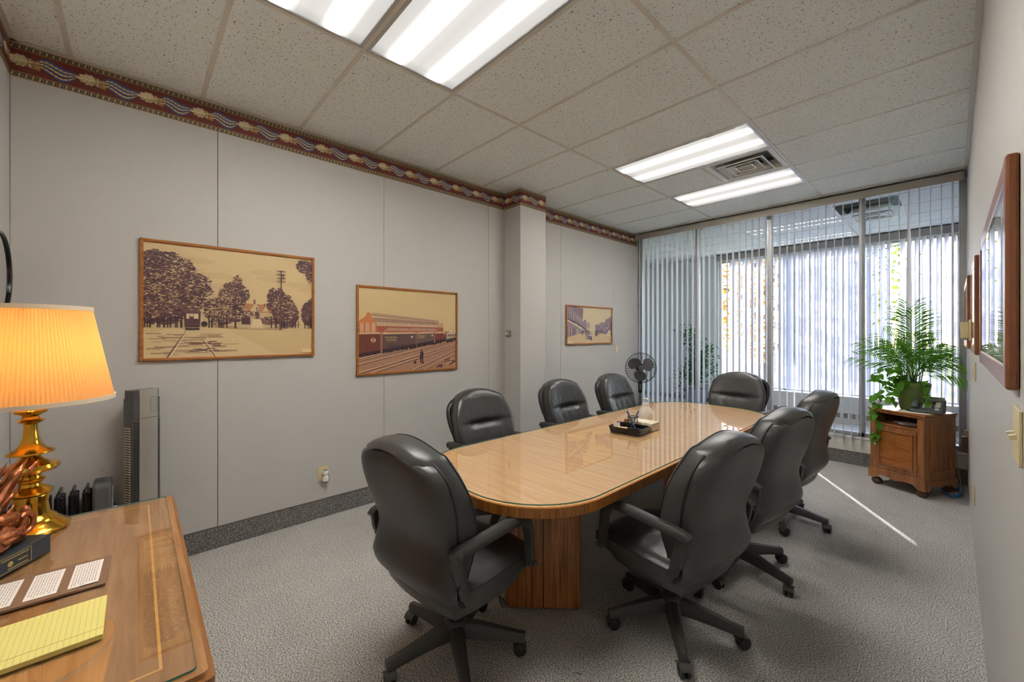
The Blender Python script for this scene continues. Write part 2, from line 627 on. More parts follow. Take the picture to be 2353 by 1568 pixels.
def baseboard(name, x0, x1, y0, y1, axis):
    o = empty_struct(name, 'grey carpet cove base')
    if axis == 'y':
        MB().box(x0, x1, y0, y1, 0, 0.142).build('cove', M['cove'], o, bevel=0.003)
        MB().box(x0, x1 + .001, y0, y1, 0.142, 0.149).build('cap', M['cove_cap'], o)
    else:
        MB().box(x0, x1, y0, y1, 0, 0.142).build('cove', M['cove'], o, bevel=0.003)
        MB().box(x0, x1, y0 - .001, y1, 0.142, 0.149).build('cap', M['cove_cap'], o)


baseboard('baseboard_left', 0.0003, 0.009, YB, 3.089, 'y')
baseboard('baseboard_rear', 0.0003, 0.009, 3.501, YW - .02, 'y')
baseboard('baseboard_column', 0.0003, 0.262, 3.081, 3.0897, 'x')
baseboard('baseboard_window', 0.009, XR - .001, 5.971, 5.9797, 'x')


# ------------------------------------------------------------------ wallpaper border
class Canvas:
    """flat print: each printed shape lies a hair above the one before"""
    def __init__(s, fn, clip=None, step=6e-7, vclip=None):
        s.mb, s.fn, s.clip, s.n, s.step, s.vclip = MB(), fn, clip, 0, step, vclip

    def layer(s):
        s.n += 20

    def cut(s, pts, k, lim, sg):
        out = []
        for i in range(len(pts)):
            p, q = pts[i - 1], pts[i]
            a, b = sg * (p[k] - lim), sg * (q[k] - lim)
            if a >= 0:
                out.append(p)
            if (a >= 0) != (b >= 0):
                t = a / (a - b)
                out.append((p[0] + (q[0] - p[0]) * t, p[1] + (q[1] - p[1]) * t))
        return out

    def poly(s, pts, col):
        for k, c in ((0, s.clip), (1, s.vclip)):
            if c:
                pts = s.cut(pts, k, c[0], 1)
                if len(pts) > 2:
                    pts = s.cut(pts, k, c[1], -1)
                if len(pts) < 3:
                    return
        s.n += 1
        s.mb.add([s.fn(p[0], p[1], s.n * s.step) for p in pts], [tuple(range(len(pts)))], 0, srgb(*col))

    def rect(s, x0, x1, y0, y1, col):
        s.poly([(x0, y0), (x1, y0), (x1, y1), (x0, y1)], col)

    def line(s, a, b, wd, col, w2=None):
        dx, dy = b[0] - a[0], b[1] - a[1]
        l = math.hypot(dx, dy) or 1e-6
        nx, ny = -dy / l / 2, dx / l / 2
        w2 = wd if w2 is None else w2
        s.poly([(a[0] + nx * wd, a[1] + ny * wd), (a[0] - nx * wd, a[1] - ny * wd), (b[0] - nx * w2, b[1] - ny * w2), (b[0] + nx * w2, b[1] + ny * w2)][::-1], col)

    def ell(s, cx, cy, rx, ry, col, ang=0.0, n=10):
        ca, sa = math.cos(ang), math.sin(ang)
        s.poly([(cx + rx * math.cos(t) * ca - ry * math.sin(t) * sa, cy + rx * math.cos(t) * sa + ry * math.sin(t) * ca) for t in [2 * PI * k / n for k in range(n)]], col)

    def leafy(s, cx, cy, rx, ry, n, size, cols, rng, aspect=1.0):
        """speckled foliage mass"""
        for _ in range(n):
            a = rng.random() * 2 * PI
            q = math.sqrt(rng.random())
            x, y = cx + rx * q * math.cos(a), cy + ry * q * math.sin(a)
            z = size * (0.5 + rng.random())
            t = rng.random() * PI
            s.poly([(x + z * math.cos(t + k * 2 * PI / 5) * aspect, y + z * 0.7 * math.sin(t + k * 2 * PI / 5)) for k in range(5)], rng.choice(cols))

    def build(s, name, mat, parent):
        return s.mb.build(name, mat, parent)


def border(name, fn, a, b, phase):
    o = empty_struct(name, 'maroon wallpaper border with leaf and rope pattern')
    H = 0.183
    c = Canvas(fn, (a, b), 1e-6)
    c.rect(a, b, 0, H, (112, 44, 38))
    for t0, t1 in ((0.0, 0.030), (H - 0.030, H)):
        c.rect(a, b, t0, t1, (52, 44, 42))
    c.layer()
    for t in (0.0005, 0.0285, H - 0.0315, H - 0.0035):
        c.rect(a, b, t, t + 0.003, (190, 150, 86))
    k = 0
    x = a
    while x < b:
        for t0 in (0.0055, H - 0.0255):
            c.poly([(x, t0), (x + .008, t0), (x + .014, t0 + .020), (x + .004, t0 + .020)], (182, 166, 124) if k % 2 == 0 else (120, 104, 76))
        x += 0.0125
        k += 1
    s = phase
    while s > a - 0.3:
        s -= 0.2622
    while s < b + 0.3:
        yc = H / 2
        # twisted rope: blue and gold strands between the leaf clusters
        for j, colr in enumerate([(52, 78, 138), (196, 156, 92), (44, 64, 118), (202, 168, 110), (70, 104, 160), (186, 146, 84), (58, 84, 142)]):
            p0 = yc - 0.036 + j * 0.012
            pts_t, pts_b = [], []
            for q in range(9):
                u = q / 8
                env = math.sin(PI * min(max(u, 0.02), 0.98)) ** 0.55
                wv = 0.014 * math.sin(2 * PI * u + .5)
                yy = yc + (p0 - yc) * env + wv
                pts_t.append((s + 0.045 + u * 0.165, yy + 0.0060 * env + 0.0010))
                pts_b.append((s + 0.045 + u * 0.165, yy - 0.0060 * env - 0.0010))
            for q in range(8):
                c.poly([pts_b[q], pts_b[q + 1], pts_t[q + 1], pts_t[q]], colr)
        for j in range(3):
            for q in range(7):
                u = .16 + q * .11
                yy = yc + (-.024 + j * .024) * math.sin(PI * u) ** .55 + 0.014 * math.sin(2 * PI * u + .5)
                c.ell(s + .045 + u * .165, yy, .006, .0030, (232, 206, 156), .6, 6)
        # gold binding
        for j in range(4):
            c.line((s + 0.028, yc - 0.018 + j * 0.012), (s + 0.066, yc - 0.024 + j * 0.012), 0.009, (214, 168, 92) if j % 2 else (178, 128, 62))
        # cream acanthus leaves
        c.ell(s + 0.006, yc + 0.004, 0.046, 0.024, (150, 128, 92), -0.12, 16)
        for j, (an, ln, dx) in enumerate([(2.0, .050, .02), (4.2, .046, .02), (2.35, .060, .018), (3.9, .056, .018), (2.75, .070, .016), (3.5, .066, .016), (3.12, .078, .014), (1.5, .036, .028), (4.75, .034, .028)]):
            bx, by = s + dx, yc + .002
            ca, sa = math.cos(an), math.sin(an) * .8
            nx, ny = -sa * .16, ca * .16
            c.poly([(bx, by), (bx + ln * (.45 * ca + nx), by + ln * (.45 * sa + ny)), (bx + ln * (.8 * ca + nx * .8), by + ln * (.8 * sa + ny * .8)), (bx + ln * ca, by + ln * sa), (bx + ln * (.7 * ca - nx), by + ln * (.7 * sa - ny)), (bx + ln * (.35 * ca - nx), by + ln * (.35 * sa - ny))], (210, 194, 152) if j % 2 == 0 else (190, 172, 128))
        c.line((s - .05, yc - .004), (s + .04, yc + .008), .005, (232, 220, 184))
        for dx in (-.03, -.012, .008):
            c.line((s + dx, yc), (s + dx - .012, yc + .024), .0035, (232, 220, 184))
            c.line((s + dx, yc), (s + dx - .010, yc - .022), .0035, (168, 146, 104))
        s += 0.2622
    c.build('printed_strip', M['border_print'], o)
    return o


BZ = 2.892
border('trim_1', lambda s, t, l: (0.0012 + l, s, BZ + t), YB + .002, 3.089, -0.457)
border('trim_2', lambda s, t, l: (s, 3.0888 - l, BZ + t), 0.001, 0.2632, 0.06)
border('trim_3', lambda s, t, l: (0.2632 + l, s, BZ + t), 3.0888, 3.499, 3.17)
border('trim_4', lambda s, t, l: (0.0012 + l, s, BZ + t), 3.501, 5.97, -0.457)
border('trim_5', lambda s, t, l: (-s, YB + 0.0012 + l, BZ + t), -1.6, -0.002, -0.10)
for o in bpy.data.objects:
    if o.name.startswith('trim_'):
        o['label'] = 'maroon wallpaper border with leaf and rope pattern'

# ------------------------------------------------------------------ ceiling
ce = empty_struct('ceiling', 'suspended ceiling of speckled tiles')
MB().box(FARL - .1, XR + .1, YB - .1, FARY + .2, 3.30, 3.36).build('light_block_plate', M['white_paint'], ce)  # unseen plate added above the tiles to stop sky light leaking in
tile_cache = {}


def tile(x0, x1, y0, y1):
    key = (round(x1 - x0, 3), round(y1 - y0, 3))
    if key not in tile_cache:
        a, b = (x1 - x0) / 2 - .004, (y1 - y0) / 2 - .004
        tile_cache[key] = MB().box(-a, a, -b, b, 0, 0.015).mesh('ceiling_tile', M['tile'])
    o = link('ceiling_tile', tile_cache[key], ce, loc=((x0 + x1) / 2, (y0 + y1) / 2, CEIL + .003))
    if random.random() < .5:
        o.rotation_euler = (0, 0, PI)
    return o


def tee(x0, x1, y0, y1):
    MB().box(x0, x1, y0, y1, CEIL, CEIL + .0032).add([], []).build('tee', M['tee'], ce, bevel=0.001)


near_rows = [YB] + [KY(k) for k in range(-2, 9)] + [YW + .03]
far_rows = [YW + .10] + [KY(k) for k in range(9, 13)] + [FARY]
xs_near = [0.0, XB, XC, XR]
xs_far = [FARL, -1.2257, -0.0065, XB, XC, XR]
light_rows = {-1, 0, 4, 6}
for i in range(len(near_rows) - 1):
    y0, y1 = near_rows[i], near_rows[i + 1]
    k = i - 3                       # row index of its lower line
    for j in range(3):
        if j == 1 and k in light_rows:
            continue
        if j == 1 and k == 5:
            tile(XB, XB + .6096, y0, y1)
            continue
        tile(xs_near[j], xs_near[j + 1], y0, y1)
for i in range(len(far_rows) - 1):
    y0, y1 = far_rows[i], far_rows[i + 1]
    for j in range(5):
        if j == 4 and i == 2 - 1:
            tile(XC + .6096, XR, y0, y1)
            continue
        tile(xs_far[j], xs_far[j + 1], y0, y1)
T = 0.012
for x in (XB, XC):
    tee(x - T, x + T, YB, YW)
    tee(x - T, x + T, YW + .1, FARY)
for x in (-1.2257, -0.0065):
    tee(x - T, x + T, YW + .1, FARY)
for y in near_rows[1:-1]:
    for a, b in zip(xs_near[:-1], xs_near[1:]):
        tee(a + T, b - T, y - T, y + T)
for y in far_rows[1:-1]:
    for a, b in zip(xs_far[:-1], xs_far[1:]):
        tee(a + T, b - T, y - T, y + T)
tee(XB + .6096 - T, XB + .6096 + T, KY(5) + T, KY(6) - T)
tee(XC + .6096 - T, XC + .6096 + T, KY(10) + T, KY(11) - T)
# wall angles
MB().box(XR - .024, XR, YB, YW - .12, CEIL - .002, CEIL + .001).build('wall_angle', M['tee'], ce)
MB().box(0, .022, YB, 3.09, CEIL - .002, CEIL + .001).build('wall_angle', M['tee'], ce)
MB().box(0, .022, 3.5, YW, CEIL - .002, CEIL + .001).build('wall_angle', M['tee'], ce)
MB().box(0, XR, YB, YB + .022, CEIL - .002, CEIL + .001).build('wall_angle', M['tee'], ce)

# ------------------------------------------------------------------ ceiling lights
lens_mat = striped_light('prismatic_lens', (1.0, 0.962, 0.90), LIGHT_E, 0.27)


def make_light(k, label):
    t = thing('ceiling_light', label, 'ceiling light', ((XB + XC) / 2, (KY(k) + KY(k + 1)) / 2, CEIL), 0, 'recessed fluorescent panels')
    a, b = 0.6096 - .013, 0.3048 - .013
    h = MB()
    h.box(-a, a, -b, b, 0.10, 0.105)
    for s in (-1, 1):
        h.box(s * a - .002, s * a + .002, -b, b, 0.002, 0.105)
        h.box(-a, a, s * b - .002, s * b + .002, 0.002, 0.105)
    h.build('housing', M['white_metal'], t)
    f = MB()
    for s in (-1, 1):
        f.box(s * (a - .009) - .009, s * (a - .009) + .009, -b, b, 0.0, 0.010)
        f.box(-a + .018, a - .018, s * (b - .009) - .009, s * (b - .009) + .009, 0.0, 0.010)
    f.build('frame', M['alu'], t, bevel=0.002)
    MB().box(-a + .017, a - .017, -b + .017, b - .017, 0.006, 0.011).build('lens', lens_mat, t)
    if k == 4:
        MB().box(.28, .50, -b + .016, -b + .034, .0035, .0058).build('tape', M['kraft'], t)


make_light(-1, 'fluorescent ceiling panel cut by the top edge above the desk corner, first of four')
make_light(0, 'large fluorescent ceiling panel directly above the near end of the table')
make_light(4, 'fluorescent ceiling panel on the desk side of the square air vent')
make_light(6, 'fluorescent ceiling panel between the square air vent and the window blinds')


def diffuser(x, y, label):
    t = thing('air_vent', label, 'air vent', (x, y, CEIL), 0, 'square ceiling diffusers')
    a = .29

    def ring(r0, z0, r1, z1, th=.004):
        m = MB()
        o = [(-r0, -r0, z0), (r0, -r0, z0), (r0, r0, z0), (-r0, r0, z0)]
        i = [(-r1, -r1, z1), (r1, -r1, z1), (r1, r1, z1), (-r1, r1, z1)]
        o2 = [(p[0], p[1], p[2] + th) for p in o]
        i2 = [(p[0], p[1], p[2] + th) for p in i]
        vs = o + i + o2 + i2
        fs = []
        for k in range(4):
            n = (k + 1) % 4
            fs += [(k, 4 + k, 4 + n, n), (8 + k, 8 + n, 12 + n, 12 + k), (k, n, 8 + n, 8 + k), (4 + k, 12 + k, 12 + n, 4 + n)]
        return m.add(vs, fs)
    ring(a, 0.0, a - .045, 0.006).build('frame', M['white_metal'], t)
    ring(a - .045, 0.004, a - .10, 0.075).build('throat', M['white_metal'], t)
    for r in (.195, .135, .075):
        b = ring(r, -0.012, r - .012, -0.012, .003)
        b2 = ring(r, -0.010, r - .075 if r > .08 else r - .05, 0.045, .003)
        b.v, off = b.v, len(b.v)
        b.v += b2.v
        b.f += [tuple(i + off for i in f) for f in b2.f]
        b.m += b2.m
        b.c += b2.c
        b.build('louver', M['white_metal'], t)
    MB().box(-a + .01, a - .01, -a + .01, a - .01, .10, .105).build('duct_plate', M['charcoal'], t)
    w2 = MB()
    for s in (-1, 1):
        w2.box(s * (a - .1) - .002, s * (a - .1) + .002, -a + .1, a - .1, .07, .10)
        w2.box(-a + .1, a - .1, s * (a - .1) - .002, s * (a - .1) + .002, .07, .10)
    w2.build('duct_wall', M['alu'], t)


diffuser((XB + .6096 + XC) / 2, (KY(5) + KY(6)) / 2, 'square white louvered air vent between two lit ceiling panels')
diffuser(XC + .3048, (KY(10) + KY(11)) / 2, 'white air vent in the ceiling beyond the glass, seen through the blinds')

# ------------------------------------------------------------------ window wall between the room and the sun room
ww = empty_struct('wall_window', 'low white wall below the glass partition')
MB().box(-.1, XR, 5.98, 6.11, 0, .30).build('knee_wall', M['white_paint'], ww)
MB().box(-.1, XR, 5.965, 6.12, .30, .318).build('ledge', M['white_paint'], ww, bevel=.004)
wf = empty_struct('window_1', 'full height glass partition with aluminium frame')
for x in (0.03, 0.93, 1.857, 2.775, XR - .03):
    MB().box(x - .026, x + .026, 6.035, 6.10, .318, 3.06).build('mullion', M['alu'], wf, bevel=.003)
MB().box(0, XR, 6.035, 6.10, .318, .362).build('bottom_rail', M['alu'], wf, bevel=.003)
MB().box(-.1, XR, 6.035, 6.10, 3.03, 3.30).build('head_rail', M['alu'], wf)
for a, b in ((0.056, .904), (.956, 1.831), (1.883, 2.749), (2.801, XR - .056)):
    MB().box(a, b, 6.066, 6.070, .362, 3.03).build('pane', M['pane'], wf)
# sun room shell
struct(MB().box(FARL - .1, FARL, YW + .1, FARY + .1, 0, 3.12).build('wall_sunroom_left', M['wall_blue']), 'side wall of the sun room beyond the glass')
struct(MB().box(FARL - .1, -.12, YW - .02, YW + .10, 0, 3.3).build('wall_sunroom_inner', M['wall_blue']), 'inner wall of the sun room beyond the glass')
fw = empty_struct('wall_sunroom_outer', 'outer wall of the sun room beyond the glass')
WX0 = 0.19
MB().box(FARL - .1, WX0, FARY, FARY + .14, 0, 3.3).build('solid_part', M['wall_blue'], fw)
MB().box(WX0, XR + .1, FARY, FARY + .14, 0, .42).build('sill_wall', M['white_paint'], fw)
MB().box(WX0, XR + .1, FARY, FARY + .14, 2.97, 3.3).build('lintel', M['white_paint'], fw)
w2 = empty_struct('window_2', 'outside window of the sun room')
for x in (WX0 + .025, 1.35, 2.45, XR - .025):
    MB().box(x - .025, x + .025, FARY + .03, FARY + .10, .42, 2.97).build('mullion', M['alu'], w2, bevel=.003)
MB().box(WX0 + .05, XR - .05, FARY + .03, FARY + .10, .42, .46).build('bottom_rail', M['alu'], w2)
MB().box(WX0 + .05, XR - .05, FARY + .03, FARY + .10, 2.93, 2.97).build('head_rail', M['alu'], w2)
for a, b in ((WX0 + .05, 1.325), (1.375, 2.425), (2.475, XR - .05)):
    MB().box(a, b, FARY + .064, FARY + .068, .46, 2.93).build('pane', M['pane'], w2)


# ------------------------------------------------------------------ vertical blinds
def slat_mesh(name, z0, z1, mat, width=.089, sag=.007, twist=0.0, nz=2):
    P = []
    n = 6
    for i in range(nz):
        z = z0 + (z1 - z0) * i / (nz - 1)
        tw = twist * math.sin(PI * i / (nz - 1)) if nz > 2 else 0
        row = []
        for k in range(n + 1):
            u = k / n - .5
            x, y = sag * (1 - 4 * u * u), u * width
            row.append((x * math.cos(tw) - y * math.sin(tw), x * math.sin(tw) + y * math.cos(tw), z))
        P.append(row)
    return MB().grid(P).mesh(name, mat, 60)


bl = thing('vertical_blind', 'open white vertical blind hanging in front of the glass partition', 'blind', (0, 5.955, 0))
m0 = MB().box(.004, XR - .018, -.062, -.050, 2.982, 3.066)
m0.box(.004, XR - .018, -.050, .05, 3.058, 3.066)
m0.build('valance', M['valance'], bl, bevel=.003)
MB().box(.01, XR - .03, -.022, .022, 3.030, 3.057).build('head_rail', M['white_metal'], bl, bevel=.003)
sm = slat_mesh('slat', .252, 3.022, M['slat'])
sm_tw = slat_mesh('slat', .252, 3.022, M['slat'], twist=R(26), nz=14)
wgt = MB().box(-.001, .0045, -.038, .038, 0.0, .034).mesh('bottom_weight', M['white_plastic'])
nslat = 45
for i in range(nslat):
    x = .052 + i * .0777
    rz = R(5) + random.uniform(-R(3), R(3))
    me = sm
    if i in (40,):
        me = sm_tw
    if i == 0:
        rz = R(38)
    if i == 44:
        rz = R(-9)
    o = link('slat', me, bl, loc=(x, 0.0, 0))
    o.rotation_euler = (0, 0, rz)
    ww_ = link('bottom_weight', wgt, o, loc=(0.0005, 0, .218))
ch1 = MB()
for s in (-.036, .036):
    ch1.tube([(.052 + .0777 * (i / 4), s, .262 - .006 * math.sin(PI * (i % 4) / 4)) for i in range(4 * (nslat - 1) + 1)], .0013, 4)
ch1.build('link_chain', M['white_plastic'], bl)
# cord wand at the left
b2 = thing('vertical_blind', 'sunlit vertical blind on the outside window beyond the glass', 'blind', (0, FARY - .085, 0))
m0 = MB().box(WX0 - .02, XR - .01, -.062, -.05, 2.955, 3.07)
m0.box(WX0 - .02, XR - .01, -.05, .05, 3.06, 3.07)
m0.build('valance', M['valance'], b2, bevel=.003)
fm = slat_mesh('slat', .47, 2.965, M['far_slat'], sag=.010)
fm_tw = slat_mesh('slat', .47, 2.965, M['far_slat'], sag=.010, twist=R(30), nz=12)
i = 0
x = WX0 + .27
while x < XR - .05:
    if i != 31:
        o = link('slat', fm_tw if i in (28, 38) else fm, b2, loc=(x, 0, 0))
        o.rotation_euler = (0, 0, -R((24 if x < 1.3 else 48) - (14 if x > 2.7 else 0)) + random.uniform(-R(4), R(4)))
    i += 1
    x += .0777

# ------------------------------------------------------------------ heater and plant in the sun room
t = thing('convector_heater', 'long white convector heater under the outside window beyond the glass', 'heater', (-2.4, FARY - .24, 0))
MB().box(0, XR + 2.38, 0, .235, .165, .44).build('casing', M['white_paint'], t, bevel=.006)
MB().box(0, XR + 2.38, .03, .235, .0, .08).build('plinth', M['white_paint'], t)
MB().box(.0, XR + 2.38, .035, .235, .08, .165).build('inner_fins', M['grey_plastic'], t)
g = MB().box(0, .034, .005, .03, .08, .165).mesh('grille_bar', M['white_paint'])
n = 0
xx = 0.0
while xx < XR + 2.3:
    link('grille_bar', g, t, loc=(xx, 0, 0))
    xx += .10


def leaf_shape(w=.5, l=1.0, fold=.12, heart=False):
    m = MB()
    if heart:
        prof = [(0, 0), (.12, .42), (.30, .50), (.55, .40), (.8, .18), (1, 0)]
    else:
        prof = [(0, 0), (.2, .30), (.45, .38), (.75, .22), (1, 0)]
    c = [(0, y * l, .06 * math.sin(PI * y)) for y, _ in prof]
    for s in (-1, 1):
        e = [(s * x * w * 2, y * l - (.10 * l if heart and 0 < y < .2 else 0), .06 * math.sin(PI * y) + fold * x) for y, x in prof]
        for k in range(len(prof) - 1):
            q = [c[k], e[k], e[k + 1], c[k + 1]]
            if k == 0:
                q = [c[0], e[1], c[1]]
            elif k == len(prof) - 2:
                q = [c[k], e[k], c[k + 1]]
            m.add(q, [tuple(range(len(q)))] if s == 1 else [tuple(reversed(range(len(q))))])
    return m


def put_leaves(mb, base, pos, size, rng, droop=0.5, head=None):
    """adds one copy of a small leaf to a mesh"""
    a = rng.random() * 2 * PI if head is None else head
    Mx = Matrix.Translation(pos) @ Matrix.Rotation(a, 4, 'Z') @ Matrix.Rotation(-droop + rng.uniform(-.4, .4), 4, 'X') @ Matrix.Rotation(rng.uniform(-.5, .5), 4, 'Y') @ Matrix.Scale(size, 4)
    mb.add([Mx @ Vector(v) for v in base.v], base.f)


rng = random.Random(3)
t = thing('tall_ficus', 'tall leafy green plant in a grey planter seen beyond the glass partition', 'plant', (0.02, 8.15, 0))
MB().lathe([(.0, 0), (.15, 0), (.20, .38), (.21, .40), (.19, .40), (.18, .36), (0, .36)], 24).build('planter', M['grey_pot'], t, 40)
MB().lathe([(0, .361), (.178, .362)], 20).build('soil', M['soil'], t)
tr, lv = MB(), MB()
lf = leaf_shape(.32, 1)
for k in range(7):
    a = k * 2.4
    tip = (.16 * math.cos(a) + (.10 if k % 2 else -.05), .14 * math.sin(a), 1.05 + .62 * ((k * 3) % 7) / 6)
    path = smoothpath([(.03 * math.cos(a), .03 * math.sin(a), .36), (.07 * math.cos(a), .07 * math.sin(a), .8), tip], 5)
    tr.tube(path, .007, 5)
    for p in path[3:]:
        for _ in range(16):
            q = p + Vector((rng.gauss(0, .075), rng.gauss(0, .075), rng.gauss(0, .07)))
            put_leaves(lv, lf, q, rng.uniform(.06, .09), rng)
for _ in range(230):
    q = Vector((-.22 + rng.gauss(0, .10), rng.gauss(0, .10), .62 + rng.gauss(0, .14)))
    put_leaves(lv, lf, q, rng.uniform(.05, .085), rng)
for _ in range(120):
    q = Vector((.28 + rng.gauss(0, .08), rng.gauss(0, .10), .80 + rng.gauss(0, .12)))
    put_leaves(lv, lf, q, rng.uniform(.05, .085), rng)
tr.build('stems', M['bark'], t, 40)
lv.build('foliage', M['ficus'], t)['kind'] = 'stuff'

# ------------------------------------------------------------------ outdoors
struct(MB().box(-30, 40, FARY + .14, 60, -.25, -.15).build('ground', M['lawn']), 'lawn outside the window')
struct(MB().box(-30, 40, FARY + 3.2, FARY + 5.2, -.149, -.13).build('path', M['path']), 'pale paved path outside the window')


def tree(x, y, h, r, mat, label, seed, n, trunk_h):
    rg = random.Random(seed)
    t = thing('tree', label, 'tree', (x, y, -.15), 0, 'trees outside the window')
    tk = MB()
    tk.tube(smoothpath([(0, 0, 0), (.05, .03, trunk_h * .5), (0, .05, trunk_h), (.05, 0, h * .8)], 4), [.17 - .011 * k for k in range(13)], 8)
    for k in range(9):
        a = k * 2.4
        z = trunk_h * .8 + (h - trunk_h) * .6 * k / 9
        tk.tube([(0.02, .03, z), (r * .4 * math.cos(a), r * .4 * math.sin(a), z + .5), (r * .75 * math.cos(a), r * .75 * math.sin(a), z + .75)], [.06, .035, .015], 5)
    tk.build('trunk', M['bark'], t, 50)
    lf = leaf_shape(.6, 1)
    lv = MB()
    for _ in range(n):
        while True:
            p = Vector((rg.uniform(-1, 1), rg.uniform(-1, 1), rg.uniform(-1, 1)))
            if .25 < p.length < 1 and rg.random() < .35 + .65 * math.sin(5 * p.x + seed) ** 2:
                break
        q = Vector((p.x * r, p.y * r, trunk_h + (h - trunk_h) * (.45 + .55 * p.z)))
        put_leaves(lv, lf, q, rg.uniform(.10, .18), rg)
    lv.build('foliage', mat, t)['kind'] = 'stuff'


tree(-.35, 13.4, 6.6, 1.7, M['autumn'], 'orange autumn tree outside the window, glimpsed between the far slats', 11, 2300, 1.2)
tree(.6, 21.0, 7.2, 2.4, M['green_leaf'], 'yellow green tree further out beyond the sun room', 12, 1500, 2.0)
tree(6.0, 17.5, 6.5, 2.3, M['green_leaf'], 'green tree outside near the corner of the sun room', 13, 1200, 1.8)

# ------------------------------------------------------------------ conference table
TX0, TX1, TY0, TY1 = 1.272, 2.388, 1.135, 4.415
tb = thing('conference_table', 'long wood veneer conference table with rounded ends and glass top', 'table', (1.83, 2.775, 0))
hx, hy = (TX1 - TX0) / 2, (TY1 - TY0) / 2
out = rrect(-hx, hx, -hy, hy, .43, 14)
ins = rrect(-hx + .004, hx - .004, -hy + .004, hy - .004, .426, 14)
MB().prism(out, .695, .738, 0).build('table_top', M['edge_wood'], tb, 40)
MB().prism(ins, .738, .7445, 0).build('veneer_top', [M['top_wood']], tb, 40)
gi = rrect(-hx + .016, hx - .016, -hy + .016, hy - .016, .415, 14)
MB().prism(out, .738, .742, 0, bottom=False).build('top_lip', M['edge_light'], tb, 40)
gl = MB()
gl.prism(gi, .7447, .7510, 0, mtop=0, mside=1, bottom=False)
gl.build('glass_top', [M['top_glass'], M['glass_edge']], tb)
for py in (1.755 - 2.775, 2.775 - 1.755):
    pd = MB()
    a = .205
    pd.prism([(x, y) for x, y in rrect(-a, a, -a, a, .035, 6)], .012, .695)
    po = pd.build('pedestal', M['ped_wood'], tb, 40, loc=(0, py, 0))
    po.rotation_euler = (0, 0, R(45))
    for q in range(4):
        b = MB().box(-.0022, .0022, -a - .0006, -a + .003, .012, .695).build('groove', M['seam'], po)
        b.rotation_euler = (0, 0, R(90 * q))
    MB().box(-a + .03, a - .03, -a + .03, a - .03, 0, .012).build('plinth', M['seam'], po)


# ------------------------------------------------------------------ office chair
def sampler(ctrl, n):
    """resample control rows (y, z, halfwidth) by Catmull-Rom"""
    return smoothpath([Vector(c) for c in ctrl], n)


